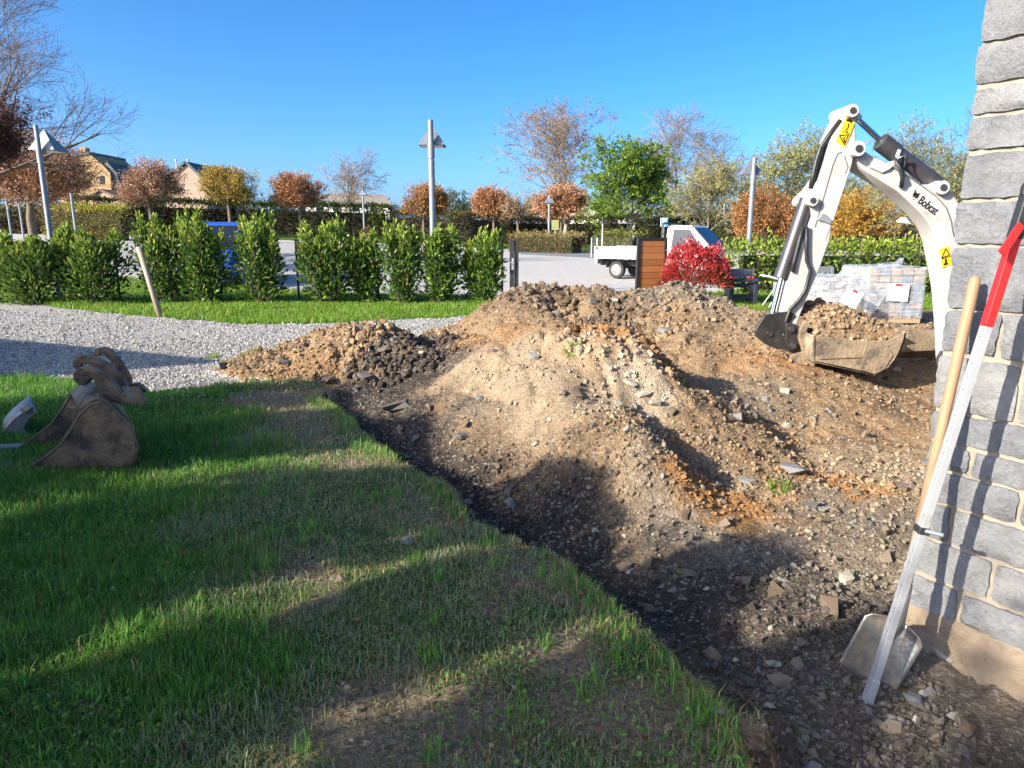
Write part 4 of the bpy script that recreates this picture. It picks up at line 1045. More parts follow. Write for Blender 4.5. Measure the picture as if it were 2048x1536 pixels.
def wall_roof(name, label, facepx, y, depth, wallm, roofm, roofpx, over=0.3, th=0.25):
    """gable face from photo outline, swept back; roof slabs follow the listed outline edges"""
    A = poly(facepx, y); A[:, 2] = np.where(np.arange(len(A)) >= 0, A[:, 2], 0)
    zb = tz(A[:, 0].mean(), y); A[A[:, 2] < A[:, 2].min() + 0.3, 2] = zb - 0.3
    root = empty(name, (A[:, 0].mean(), y + depth / 2, zb), label, "building")
    MB().prism(A[::-1], (0, depth, 0)).build("wall", wallm, root)
    for a, b in zip(roofpx[:-1], roofpx[1:]):
        a, b = AT(*a, y), AT(*b, y); d = nrm(b - a); nr = np.array([-d[2], 0, d[0]])
        if nr[2] < 0: nr = -nr
        a = a + np.array([0, -over, 0]) + nr * 0.02; b = b + np.array([0, -over, 0]) + nr * 0.02
        MB().prism([a, b, b + nr * th, a + nr * th], (0, depth + 2 * over, 0)).build("roof", roofm, root)
    return root
h = wall_roof("brick_house", "old ochre brick house with slate mansard side and chimney", [(118, 420), (118, 338), (150, 313), (180, 309), (205, 330), (220, 346), (226, 420)], 100, 9, M_BRICK, M_SLATE, [(118, 338), (150, 313), (180, 309)], 0.2, 0.35)
MB().prism(poly([(206, 329), (214, 324), (234, 346), (240, 420), (226, 420), (220, 346)], 100.4)[::-1], (0, 8, 0)).build("roof", M_SLATE, h)
MB().prism(poly([(160, 318), (160, 295), (171, 295), (171, 318)], 100.6)[::-1], (0, 1.0, 0)).build("chimney", M_BRICK, h)
for a, b in ((200, 352), (170, 360)):
    MB().prism(poly([(a, b + 16), (a, b), (a + 8, b), (a + 8, b + 16)], 99.93)[::-1], (0, 0.05, 0)).build("window", M_PANE, h)
h = wall_roof("gable_house", "tan rendered gable house with two metal flues behind yellow ball tree", [(331, 425), (333, 366), (372, 328), (412, 366), (415, 425)], 92, 11, M_TAN, M_SLATE, [(328, 370), (372, 327), (416, 370)], 0.3, 0.30)
for a in (353, 377):
    p = AT(a, 330, 95); MB().tube([p + [0, 0, -1.5], p + [0, 0, 0.55]], 0.10, 8).tube([p + [0, 0, 0.55], p + [0, 0, 0.72]], 0.16, 8).build("flue", M_METAL, h)
wall_roof("low_garage", "low pinkish outbuilding with brown roof between brick house and gable house", [(183, 425), (184, 395), (200, 383), (246, 402), (246, 425)], 88, 10, M_TAN, M_TILE, [(180, 399), (200, 382), (250, 404)], 0.25, 0.25)
h = wall_roof("long_building", "long low white building with a grey roof behind dark hedge", [(540, 430), (540, 408), (780, 408), (780, 430)], 104, 9, M_WHITEW, M_SLATE, [], 0.3, 0.3)
A = poly([(530, 409), (785, 411), (768, 392), (545, 390)], 103.6); A[2:, 1] += 4.2; A[2:] = [AT(768, 392, 107.8), AT(545, 390, 107.8)]
MB().prism(A, (0, 0, 0.22)).build("roof", mat("weathered_grey_roof", (0.23, 0.20, 0.17), (0.17, 0.15, 0.13), 2, 0.8, 0.4, 6), h)
for k in range(6):
    a = 560 + 36 * k; MB().prism(poly([(a, 423), (a, 413), (a + 14, 413), (a + 14, 423)], 103.93)[::-1], (0, 0.05, 0)).build("window", M_PANE, h)
h = wall_roof("white_bungalow", "white bungalow with pale gable seen between the hedge and green tree", [(1150, 445), (1150, 424), (1270, 424), (1270, 445)], 86, 8, M_WHITEW, M_SLATE, [], 0.3, 0.3)
A = poly([(1143, 425), (1275, 425), (1262, 406), (1158, 406)], 85.6); A[2:] = [AT(1262, 406, 89), AT(1158, 406, 89)]
MB().prism(A, (0, 0, 0.2)).build("roof", mat("pale_grey_roof", (0.34, 0.33, 0.33), (0.28, 0.27, 0.27), 2, 0.8, 0.3, 6), h)
MB().prism(poly([(1172, 445), (1172, 424), (1188, 407), (1204, 424), (1204, 445)], 84.6)[::-1], (0, 2, 0)).build("gable", M_WHITEW, h)
for a in (1160, 1215, 1238):
    MB().prism(poly([(a, 440), (a, 429), (a + 9, 429), (a + 9, 440)], 85.93)[::-1], (0, 0.05, 0)).build("window", M_PANE, h)
# closing band of woodland far beyond the houses
rng = np.random.default_rng(90); m = MB()
for a, b, hh in (((-190, 190), (-20, 170), 4.0), ((-20, 170), (60, 165), 4.5), ((60, 165), (230, 150), 9)):
    leafy_box(m, a, b, hh, 8, 5000, 1.1, BRH + [(0.10, 0.12, 0.06), (0.15, 0.13, 0.10)], rng, 0.9)
tag(m.build("distant_wood", M_LEAF), "low hazy line of trees on the horizon", "woodland", kind='stuff')

# ------------------------------------------------------------------ lamps, posts, signs, fences
M_POLE = mat("lamp_pole_grey", (0.24, 0.265, 0.29), (0.19, 0.21, 0.235), 6, 0.5, 0.1, 40, 0.35, c3=(0.25, 0.24, 0.22), s3=4, t3=(0.62, 0.75))
M_SHADE = mat("lamp_shade_metal", (0.20, 0.23, 0.26), (0.15, 0.17, 0.20), 6, 0.5, 0.05, 40, 0.4)
M_BLACK = mat("black_powder_coat", (0.018, 0.018, 0.02), (0.03, 0.03, 0.032), 10, 0.5, 0.1, 60)
M_LAMPGLASS = mat("lamp_diffuser", (0.6, 0.6, 0.58), (0.5, 0.5, 0.48), 5, 0.3)
def lamp(px, y, py_top, label, r=0.074, shade=0.30, name="street_lamp", off=0.38):
    b = gxy(px, y); zt = ztop(px, py_top, y); h = zt - b[2]
    root = empty(name, b, label, "lamp", "car park lamps")
    p = b.copy()
    MB().tube([p + [0, 0, -0.2], p + [0, 0, h - 0.9]], [r * 1.05, r], 14).tube([p + [0, 0, h - 0.9], p + [0, 0, h]], [r * 0.86, r * 0.84], 14).build("pole", M_POLE, root, smooth=None)
    MB().tube([p + [0, 0, h - 0.86], p + [0, 0, h - 0.55]], r * 1.12, 14).build("collar", M_POLE, root)
    c = p + np.array([0, off, h - 0.52]); s = shade
    V = [c + [-s, -s, 0], c + [s, -s, 0], c + [s, s, 0], c + [-s, s, 0], c + [0, -0.10, s * 1.55],
         c + [-s, -s, -0.025], c + [s, -s, -0.025], c + [s, s, -0.025], c + [-s, s, -0.025]]
    m = MB(); m.add(V, [[[0, 1, 4], [1, 2, 4], [2, 3, 4], [3, 0, 4]], [[5, 6, 1, 0], [6, 7, 2, 1], [7, 8, 3, 2], [8, 5, 0, 3]]]); m.build("lamp_shade", M_SHADE, root)
    MB().box(c + [0, 0, -0.03], (s * 1.7, s * 1.7, 0.03)).build("diffuser", M_LAMPGLASS, root)
    MB().bar(p + [0, 0, h - 0.62], c + [0, -s * 0.5, -0.05], 0.06, 0.05).build("bracket", M_POLE, root)
lamp(866, 17.6, 240, "tall grey lamp post rising behind the laurels in the middle")
lamp(100, 17.6, 250, "tall grey lamp post at far left beside the copper ball tree", 0.062)
lamp(1499, 25, 315, "grey lamp post on the right in front of the orange ball tree", 0.085, 0.34)
for px, y, t, lab in ((729, 66, 378, "small far lamp beside the dark evergreen shrub"), (1098, 52, 390, "far lamp standing on the planted island"), (1446, 55, 390, "far lamp just left of the orange ball tree"), (1003, 72, 396, "faintest far lamp among the rust ball trees beyond the gate")):
    lamp(px, y, t, lab, 0.085, 0.36, off=0.2)
for px, y, t, lab in ((22, 40, 394, "first plain grey post at the far left edge"), (46, 40, 398, "second plain grey post, just left of the lamp"), (152, 30, 388, "plain grey post in front of the clipped yellow hedge")):
    b = gxy(px, y); z = ztop(px, t, y); root = empty("steel_post", b, lab, "post", "plain grey posts")
    MB().tube([b + [0, 0, -0.2], [b[0], b[1], z]], 0.055, 10).build("shaft", M_POLE, root)
    MB().tube([[b[0], b[1], z], [b[0], b[1], z + 0.03]], 0.085, 10).build("cap", M_SHADE, root)
for px, y, t, h, lab in ((1184, 41, 478, 0, "left of the two thin metal bollards"), (1195, 38, 478, 0, "right of the two thin metal bollards")):
    b = gxy(px, y); z = ztop(px, t, y)
    root = empty("bollard", b, lab, "bollard", "bollards by the road")
    MB().tube([b + [0, 0, -0.1], [b[0], b[1], z]], 0.045, 10).build("shaft", M_METAL, root)
    MB().tube([[b[0], b[1], z], [b[0], b[1], z + 0.06]], [0.055, 0.03], 10).build("cap", M_METAL, root)
b = gxy(1205, 44); root = empty("marker_post", b, "slim pale post with black top near the bollards", "post")
MB().tube([b + [0, 0, -0.1], [b[0], b[1], ztop(1205, 446, 44)]], 0.05, 8).build("shaft", M_METAL, root)
MB().tube([[b[0], b[1], ztop(1205, 447, 44)], [b[0], b[1], ztop(1205, 433, 44)]], 0.075, 8).build("head", M_BLACK, root)
b = gxy(1195.5, 50); root = empty("litter_bin", b, "dark litter bin behind the bollards", "bin")
MB().tube([b, b + [0, 0, 0.95]], [0.26, 0.30], 14).build("body", mat("bin_dark", (0.03, 0.035, 0.05), None, 5, 0.6), root)
MB().tube([b + [0, 0, 0.95], b + [0, 0, 1.02], b + [0, 0, 1.10]], [0.32, 0.32, 0.15], 14).build("lid", M_BLACK, root)
b = gxy(1110, 56); root = empty("notice_board", b, "small olive notice board on a post on the island", "sign")
MB().tube([b, [b[0], b[1], ztop(1110, 452, 56)]], 0.04, 8).build("post", M_METAL, root)
MB().box([b[0], b[1] - 0.06, ztop(1110, 450, 56)], (0.55, 0.04, 0.75)).build("board", mat("olive_board", (0.30, 0.29, 0.12), None, 4, 0.6), root)
# parking sign
M_BLUE = mat("sign_blue", (0.02, 0.22, 0.62), (0.02, 0.20, 0.56), 8, 0.4)
M_SIGNW = mat("sign_white", (0.85, 0.86, 0.88), (0.8, 0.8, 0.82), 8, 0.4)
y = 33; b = gxy(1327, y); root = empty("parking_sign", b, "blue parking sign with a white P above the truck cab", "sign")
za, zc = ztop(1327, 453, y), ztop(1327, 436, y)
MB().tube([b + [0, 0, -0.2], [b[0], b[1], zc]], 0.035, 10).build("post", M_METAL, root)
c = np.array([b[0], b[1] - 0.05, (za + zc) / 2]); hw = 7.2 / F * y; hh = (zc - za) / 2
MB().box(c, (2 * hw, 0.025, 2 * hh)).build("border", M_SIGNW, root, bevel=0.008)
MB().box(c + [0, -0.016, 0], (2 * hw * 0.90, 0.012, 2 * hh * 0.91)).build("panel", M_BLUE, root, bevel=0.004)
def text(body, name, loc, xdir, ndir, size, m, parent, sx=1.0, ext=0.002, bold=0.0):
    cu = bpy.data.curves.new(name, 'FONT'); cu.body = body; cu.size = size; cu.extrude = ext; cu.offset = bold
    cu.align_x = 'CENTER'; cu.align_y = 'CENTER'
    o = bpy.data.objects.new(name, cu); COL.objects.link(o); cu.materials.append(m)
    X = Vector(xdir).normalized(); Z = Vector(ndir).normalized(); Y = Z.cross(X)
    R = Matrix((X, Y, Z)).transposed().to_4x4()
    o.matrix_world = Matrix.Translation(Vector([float(q) for q in loc])) @ R @ Matrix.Diagonal((sx, 1, 1, 1))
    bpy.context.view_layer.update()
    me = bpy.data.meshes.new_from_object(o.evaluated_get(bpy.context.evaluated_depsgraph_get())); me.transform(o.matrix_world)
    bpy.data.objects.remove(o)
    return link(name, me, m, parent)
text("P", "letter", c + [0, -0.024, 0.03], (1, 0, 0), (0, -1, 0), hh * 1.75, M_SIGNW, root, 1.0, 0.002, 0.012)
MB().box(c + [0, -0.024, -hh * 0.78], (hw * 0.7, 0.006, hh * 0.14)).build("symbol", M_SIGNW, root)

# wire fence: posts, top and bottom wire, diamond mesh
FY = 17.0
x0, x1 = PX(-160, FY), PX(1004, FY)
root = empty("wire_fence", ((x0 + x1) / 2, FY, 0), "black chain-link fence running behind the laurel bushes", "fence")
for px in (-150, 62, 225, 433, 590, 752, 1004):
    b = gxy(px, FY); MB().tube([b + [0, 0, -0.3], b + [0, 0, 1.42]], 0.028, 8).tube([b + [0, 0, 1.42], b + [0, 0, 1.45]], 0.034, 8).build("post", M_BLACK, root)
a, b2 = AT(925, 602, 16.9), AT(948, 566, 17.0); MB().tube([[a[0], a[1], tz(a[0], a[1])], b2], 0.022, 6).build("brace", M_BLACK, root)
hgt = 1.32; sp = 0.062; n = int((x1 - x0) / sp); k = 6
zs = np.linspace(0, 1, k)
P = []
for sgn in (1, -1):
    xs = x0 + np.arange(-int(hgt / sp), n + int(hgt / sp)) * sp
    L = xs[:, None] + sgn * zs[None] * hgt if sgn > 0 else xs[:, None] + (1 - zs[None]) * hgt
    ok = (L.min(1) > x0) & (L.max(1) < x1); L = L[ok]
    gz = terrain(L, np.full(L.shape, FY), False)
    P.append(np.stack([L, np.full(L.shape, FY + 0.03 + 0.003 * sgn), gz + 0.04 + zs[None] * hgt], -1))
P = np.concatenate(P); V, q = tubes(P, np.full(P.shape[:2], 0.0019), 3)
MB().add(V, [q]).build("mesh", mat("wire_dark_green", (0.05, 0.055, 0.05), None, 5, 0.5, 0, 1, 0.4), root)
m = MB()
xs = np.linspace(x0, x1, 60)
for zz in (0.05, 0.70, 1.37):
    m.tube(np.stack([xs, np.full(60, FY + 0.03), terrain(xs, np.full(60, FY), False) + zz], -1), 0.003, 4)
m.build("tension_wire", M_BLACK, root)
# gate post with lock
y = 16.6; b = gxy(1029, y); root = empty("gate_post", b, "black metal gate post with lock beside the last laurel bush", "gate post")
M_GREYB = mat("dark_bronze", (0.05, 0.045, 0.042), (0.035, 0.032, 0.03), 8, 0.45, 0.1, 30, 0.3)
MB().box(b + [-0.06, 0, 0.66], (0.10, 0.10, 1.52)).build("post", M_BLACK, root, bevel=0.006)
MB().box(b + [0.045, 0.02, 0.66], (0.10, 0.08, 1.50)).build("leaf_stile", M_GREYB, root, bevel=0.006)
MB().box(b + [-0.04, -0.055, 0.88], (0.05, 0.02, 0.26)).build("lock_plate", M_METAL, root, bevel=0.004)
MB().tube([b + [-0.02, -0.06, 0.92], b + [-0.02, -0.13, 0.92], b + [-0.14, -0.13, 0.92]], 0.012, 6).build("handle", M_METAL, root)
# timber gate leaf standing open
y = 16.9; A, B = gxy(1278, y), gxy(1332, y + 0.25); d = nrm((B - A)); Ln = np.linalg.norm(B - A)
root = empty("gate_leaf", (A + B) / 2, "brown timber-slatted gate panel in a black frame", "gate")
zb, zt = A[2] + 0.02, ztop(1280, 475, y)
for p in (A, B):
    MB().box([p[0], p[1], (zb + zt) / 2], (0.075, 0.07, zt - zb), Matrix.Rotation(math.atan2(d[1], d[0]), 3, 'Z')).build("stile", M_BLACK, root, bevel=0.004)
for z in (zb + 0.03, zt - 0.03):
    MB().bar([A[0] + d[0] * 0.04, A[1] + d[1] * 0.04, z], [B[0] - d[0] * 0.04, B[1] - d[1] * 0.04, z], 0.06, 0.06).build("rail", M_BLACK, root)
def wood_mat(name, c1, c2, ax=(1, 14, 14)):
    m, nt, b = _nodes(name); co = coordo(nt)
    mp = nt.nodes.new("ShaderNodeMapping"); mp.inputs["Scale"].default_value = ax; nt.links.new(co, mp.inputs[0])
    n = noise(nt, 3.0, 6, 0.65, mp.outputs[0]); oi = nt.nodes.new("ShaderNodeObjectInfo")
    c = mixc(nt, ramp(nt, n.outputs[0], 0.3, 0.7), c1, c2)
    c = mixc(nt, ramp(nt, oi.outputs["Random"], 0, 1), c, mixc(nt, 1.0, c, (0.72, 0.70, 0.68), 'MULTIPLY'))
    nt.links.new(c, b.inputs["Base Color"]); b.inputs["Roughness"].default_value = 0.6
    bump(nt, b, n.outputs[0], 0.25, 0.004)
    return m
M_BOARD = wood_mat("varnished_board", (0.50, 0.20, 0.062), (0.40, 0.15, 0.045))
MB().bar([A[0] + d[0] * 0.038, A[1] + 0.02, (zb + zt) / 2], [B[0] - d[0] * 0.038, B[1] + 0.02, (zb + zt) / 2], 0.006, zt - zb - 0.1).build("backing", M_BLACK, root)  # black sheet added behind the boards so the gaps stay dark
nb = 9; zz = np.linspace(zb + 0.065, zt - 0.065, nb + 1)
for i in range(nb):
    z = (zz[i] + zz[i + 1]) / 2
    MB().bar([A[0] + d[0] * 0.038, A[1] + d[1] * 0.038, z], [B[0] - d[0] * 0.038, B[1] - d[1] * 0.038, z], 0.030, zz[i + 1] - zz[i] - 0.008).build("board", M_BOARD, root, bevel=0.003)
# leaning wooden stake
p0 = ATZ(321, 634, 0.0); p1 = AT(277, 494, p0[1] + 0.15)
root = empty("wooden_stake", p0, "weathered wooden stake leaning left at the edge of the path", "stake")
dd = nrm(p1 - p0)
MB().tube([p0 - dd * 0.2, p0 + dd * 0.6, p1 - dd * 0.03], [0.055, 0.053, 0.052], 9).build("shaft", wood_mat("weathered_wood", (0.40, 0.32, 0.24), (0.28, 0.22, 0.16), (14, 14, 1)), root, smooth=True)
MB().tube([p1 - dd * 0.03, p1], [0.053, 0.040], 9).build("top", mat("split_wood_end", (0.46, 0.38, 0.28), (0.36, 0.29, 0.21), 30, 0.8), root)
# field fence far right
for i, (px, lab) in enumerate(((1748, "first field fence stake right of the golden ball tree"), (1764, "second field fence stake right of the golden ball tree"), (1790, "third field fence stake, midway under the boom"), (1812, "fourth field fence stake, near the fruit tree trunk"), (1835, "last field fence stake, close to the boom"))):
    b = gxy(px, 52); o = MB().tube([b + [0, 0, -0.2], b + [0, 0, 1.15]], [0.06, 0.05], 7).tube([b + [0, 0, 1.15], b + [0, 0, 1.2]], [0.05, 0.02], 7).build("fence_stake", M_BARKO)
    tag(o, lab, "fence post", "field fence stakes")

# ------------------------------------------------------------------ vehicles
M_TYRE = mat("tyre_rubber", (0.022, 0.022, 0.023), (0.04, 0.038, 0.035), 14, 0.85, 0.3, 40)
M_RIM = mat("wheel_rim", (0.26, 0.26, 0.27), (0.18, 0.18, 0.19), 8, 0.4, 0, 1, 0.6)
def wheel(parent, x, yv, r, w, side):
    m = MB(); t = np.linspace(-w / 2, w / 2, 5); rr = [r * 0.93, r, r, r, r * 0.93]
    m.tube([[x, yv + q, r] for q in t], rr, 24); o = m.build("wheel", M_TYRE, parent, smooth=None)
    s = side * w / 2
    k = MB(); k.tube([[x, yv + s * 0.6, r], [x, yv + s * 1.05, r], [x, yv + s * 1.06, r]], [r * 0.64, r * 0.64, r * 0.56], 20); k.tube([[x, yv + s * 1.0, r], [x, yv + s * 1.14, r]], [r * 0.2, r * 0.16], 12)
    e = k.build("rim", M_RIM, parent); e.parent = o; e.matrix_parent_inverse = Matrix()
    h = MB()
    for i in range(7):
        a = i * 6.283 / 7; h.tube([[x + 0.42 * r * math.cos(a), yv + s * 1.05, r + 0.42 * r * math.sin(a)], [x + 0.42 * r * math.cos(a), yv + s * 1.09, r + 0.42 * r * math.sin(a)]], r * 0.06, 6)
    e = h.build("wheel_bolts", M_BLACK, parent); e.parent = o; e.matrix_parent_inverse = Matrix()
def vehicle(name, loc, rz, label, cat):
    o = bpy.data.objects.new(name, None); o.location = tuple(float(v) for v in loc); o.rotation_euler = (0, 0, rz if rz else 1e-6); COL.objects.link(o)
    return tag(o, label, cat)
def loft(secs):
    """closed cross sections (k,n,3) joined into a skin with end caps"""
    S = np.asarray(secs, float); k, n, _ = S.shape; i = np.arange(n); j = (i + 1) % n
    q = np.vstack([np.stack([a * n + i, a * n + j, (a + 1) * n + j, (a + 1) * n + i], 1) for a in range(k - 1)])
    return MB().add(S.reshape(-1, 3), [q, i[::-1][None], (i + (k - 1) * n)[None]])
def xsec(x, hw, z0, z1, ins=0.08, tum=0.0):
    return [[x, -hw + ins, z0], [x, hw - ins, z0], [x, hw, z0 + ins], [x, hw - tum, z1 - ins], [x, hw - tum - ins, z1], [x, -hw + tum + ins, z1], [x, -hw + tum, z1 - ins], [x, -hw, z0 + ins]]
M_CARBLUE = mat("car_paint_blue", (0.015, 0.075, 0.34), (0.013, 0.065, 0.30), 3, 0.5, 0, 1, 0.0, 0.3, 0.0)
M_VWHITE = mat("truck_paint_white", (0.60, 0.61, 0.62), (0.55, 0.56, 0.57), 3, 0.3, 0, 1, 0, 0.5, 0.4, c3=(0.55, 0.53, 0.48), s3=2.0, t3=(0.62, 0.8))
M_PLAST = mat("dark_plastic", (0.03, 0.032, 0.035), (0.045, 0.045, 0.048), 8, 0.6, 0.1, 40)
M_LENS = mat("headlamp_lens", (0.6, 0.62, 0.65), (0.4, 0.42, 0.45), 12, 0.15, 0, 1, 0.2, 0.8)
# blue people carrier facing the camera, behind the laurels
cx, cy = PX(428, 22.0), 20.6
car = vehicle("blue_car", (cx, cy + 1.9, tz(cx, cy)), math.radians(-82), "dark blue people carrier parked behind the laurel bushes", "car")
loft([xsec(-2.0, 0.80, 0.35, 1.05), xsec(-1.9, 0.86, 0.28, 1.08), xsec(-0.5, 0.88, 0.25, 1.10), xsec(0.9, 0.88, 0.25, 1.06), xsec(1.75, 0.84, 0.28, 0.92), xsec(2.02, 0.74, 0.34, 0.80)]).build("body", M_CARBLUE, car, smooth=None, bevel=0.05)
loft([xsec(-1.95, 0.80, 1.06, 1.55, 0.06, 0.10), xsec(-1.80, 0.82, 1.06, 1.86, 0.08, 0.14), xsec(-0.2, 0.82, 1.06, 1.92, 0.08, 0.14), xsec(0.35, 0.82, 1.06, 1.86, 0.08, 0.14), xsec(1.05, 0.80, 1.04, 1.12, 0.02, 0.04)]).build("cabin", M_CARBLUE, car, bevel=0.03)
MB().add([[1.06, -0.70, 1.13], [1.06, 0.70, 1.13], [0.43, 0.60, 1.80], [0.43, -0.60, 1.80]], [[[0, 1, 2, 3]]]).build("windscreen", glassmat("tinted_glass", (0.015, 0.02, 0.03)), car)
for s in (-1, 1):
    MB().add([[0.85, s * 0.815, 1.16], [-1.6, s * 0.825, 1.16], [-1.55, s * 0.735, 1.70], [0.35, s * 0.735, 1.70]], [[[0, 1, 2, 3]]]).build("side_window", glassmat("tinted_glass"), car)
    MB().box([1.88, s * 0.60, 0.72], (0.16, 0.26, 0.16)).build("headlight", M_LENS, car, bevel=0.03)
    MB().box([0.85, s * 0.98, 1.15], (0.10, 0.18, 0.14)).build("mirror", M_PLAST, car, bevel=0.03)
    wheel(car, 1.3, s * 0.76, 0.31, 0.20, s); wheel(car, -1.3, s * 0.76, 0.31, 0.20, s)
MB().box([2.03, 0, 0.45], (0.08, 1.35, 0.22)).build("bumper", M_PLAST, car, bevel=0.03)
MB().box([2.0, 0, 0.66], (0.06, 0.7, 0.10)).build("grille", M_PLAST, car, bevel=0.01)
MB().box([2.085, 0, 0.47], (0.012, 0.50, 0.11)).build("number_plate", M_SIGNW, car)
MB().bar([-1.5, 0.52, 1.93], [0.0, 0.52, 1.94], 0.04, 0.05).build("roof_rail", M_BLACK, car); MB().bar([-1.5, -0.52, 1.93], [0.0, -0.52, 1.94], 0.04, 0.05).build("roof_rail", M_BLACK, car)
# small white dropside truck
a = math.radians(-36); rx, ry = PX(1256, 25.2), 25.2
tr = vehicle("flatbed_truck", (rx + 1.3 * math.cos(a), ry + 1.3 * math.sin(a), tz(rx, ry)), a, "small white dropside truck behind the timber gate panel", "truck")
SB = MB().box([-0.9, 0, 0.50], (2.5, 0.75, 0.16)).box([0.6, 0, 0.45], (2.4, 0.7, 0.14)); SB.build("chassis", M_PLAST, tr, bevel=0.01)
MB().box([-0.92, 0, 0.70], (2.46, 1.62, 0.07)).build("bed_floor", M_METAL, tr)
for s in (-1, 1):
    MB().box([-0.92, s * 0.825, 0.80], (2.46, 0.03, 0.185)).build("side_board", M_VWHITE, tr, bevel=0.006)
    MB().box([-0.92, s * 0.825, 0.985], (2.46, 0.028, 0.165)).build("side_board", M_VWHITE, tr, bevel=0.006)
    MB().box([-2.12, s * 0.832, 0.89], (0.05, 0.05, 0.38)).build("corner_post", M_METAL, tr, bevel=0.006)
    MB().box([-2.06, s * 0.846, 1.02], (0.14, 0.012, 0.08)).build("latch", M_PLAST, tr)
    wheel(tr, -1.3, s * 0.70, 0.295, 0.19, s); wheel(tr, 1.45, s * 0.70, 0.295, 0.19, s)
    t = np.linspace(0.15, 2.95, 9); m = MB()
    for q0, q1 in zip(t[:-1], t[1:]):
        m.bar([-1.3 + 0.38 * math.cos(q0), s * 0.72, 0.295 + 0.38 * math.sin(q0)], [-1.3 + 0.38 * math.cos(q1), s * 0.72, 0.295 + 0.38 * math.sin(q1)], 0.24, 0.02, (0, 1, 0)) if False else m.add([[-1.3 + 0.38 * math.cos(q), s * 0.72 + e, 0.295 + 0.38 * math.sin(q)] for q in (q0, q1) for e in (-0.13, 0.13)], [[[0, 1, 3, 2]]])
    m.build("mudguard", M_PLAST, tr)
MB().box([-2.14, 0, 0.89], (0.03, 1.62, 0.36)).build("tailboard", M_VWHITE, tr, bevel=0.006)
MB().box([-2.10, 0, 0.56], (0.10, 1.55, 0.16)).build("rear_bumper", M_METAL, tr, bevel=0.01)
for s in (-0.6, 0.6): MB().box([-2.16, s, 0.57], (0.03, 0.22, 0.09)).build("tail_light", mat("red_lens", (0.35, 0.02, 0.02), None, 6, 0.25), tr)
m = MB()
for s in (-0.78, -0.26, 0.26, 0.78): m.bar([0.34, s, 0.7], [0.34, s, 1.86], 0.045, 0.045, (1, 0, 0))
for z in (1.84, 1.5, 1.2): m.bar([0.34, -0.8, z], [0.34, 0.8, z], 0.045, 0.045)
m.build("headboard_frame", M_BLACK, tr)
loft([xsec(0.44, 0.80, 0.38, 1.0), xsec(1.0, 0.82, 0.34, 1.02), xsec(1.9, 0.80, 0.36, 0.98), xsec(2.25, 0.72, 0.40, 0.88)]).build("cab_body", M_VWHITE, tr, bevel=0.04)
loft([xsec(0.46, 0.78, 0.98, 1.72, 0.07, 0.10), xsec(0.60, 0.79, 0.98, 1.78, 0.08, 0.11), xsec(1.25, 0.79, 0.98, 1.76, 0.08, 0.11), xsec(2.0, 0.77, 0.97, 1.05, 0.02, 0.03)]).build("cab_roof", M_VWHITE, tr, bevel=0.03)
MB().add([[1.99, -0.66, 1.08], [1.99, 0.66, 1.08], [1.36, 0.58, 1.70], [1.36, -0.58, 1.70]], [[[0, 1, 2, 3]]]).build("windscreen", glassmat("tinted_glass"), tr)
for s in (-1, 1):
    MB().add([[0.66, s * 0.812, 1.06], [1.66, s * 0.812, 1.06], [1.24, s * 0.722, 1.64], [0.70, s * 0.722, 1.64]], [[[0, 1, 2, 3]]]).build("side_window", glassmat("tinted_glass"), tr)
    MB().box([1.60, s * 0.93, 1.12], (0.08, 0.16, 0.22)).build("mirror", M_BLACK, tr, bevel=0.02)
    MB().box([2.16, s * 0.52, 0.74], (0.12, 0.26, 0.16)).build("headlight", M_LENS, tr, bevel=0.03)
    MB().box([0.85, s * 0.832, 0.92], (0.14, 0.02, 0.03)).build("door_handle", M_PLAST, tr)
# ------------------------------------------------------------------ garden furniture by the hedge on the right
y = 16.6; b = gxy(1490, y); root = empty("plastic_workbench", b, "dark blue-black plastic workbench with grey mesh top right of the red bush", "workbench")
M_NAVY = mat("navy_plastic", (0.022, 0.028, 0.05), (0.03, 0.036, 0.06), 6, 0.45)
Wb, Hb = 0.66, 0.62
for s in (-1, 1):
    MB().box(b + [s * Wb * 0.42, 0, Hb * 0.42], (0.10, 0.42, Hb * 0.84)).build("side_panel", M_NAVY, root, bevel=0.015)
    for t in (-1, 1): MB().box(b + [s * Wb * 0.42, t * 0.19, 0.04], (0.16, 0.10, 0.08)).build("foot", M_NAVY, root, bevel=0.01)
for z, hh in ((0.16, 0.12), (0.42, 0.10)): MB().box(b + [0, -0.14, z], (Wb * 0.78, 0.05, hh)).build("cross_panel", M_NAVY, root, bevel=0.01)
MB().box(b + [0, -0.02, Hb * 0.86], (Wb, 0.46, 0.07)).build("top", M_NAVY, root, bevel=0.01)
M_GRM = mat("grey_mesh_plastic", (0.20, 0.21, 0.22), (0.12, 0.12, 0.13), 60, 0.6)
MB().box(b + [0, 0.20, Hb + 0.06], (Wb * 1.02, 0.04, 0.20)).build("back_panel", M_GRM, root, bevel=0.01)
o = MB().box(b + [0.16, -0.1, Hb * 0.86 + 0.06], (0.16, 0.10, 0.05)).build("red_glove", mat("red_cloth", (0.55, 0.05, 0.04), None, 10, 0.8), bevel=0.02); tag(o, "small red cloth lying on the dark plastic workbench", "cloth")
y = 15.8; b = gxy(1562, y); root = empty("folding_table", b, "white folding table left of the excavator arm", "table")
Rt = Matrix.Rotation(0.25, 3, 'Y')
MB().box(b + [0.06, 0, 0.60], (0.75, 0.55, 0.035), Rt).build("tabletop", M_SIGNW, root, bevel=0.01)
MB().box(b + [0.08, -0.20, 0.42], (0.46, 0.02, 0.30)).build("apron", mat("clear_grey_plastic", (0.42, 0.45, 0.45), None, 5, 0.4), root)
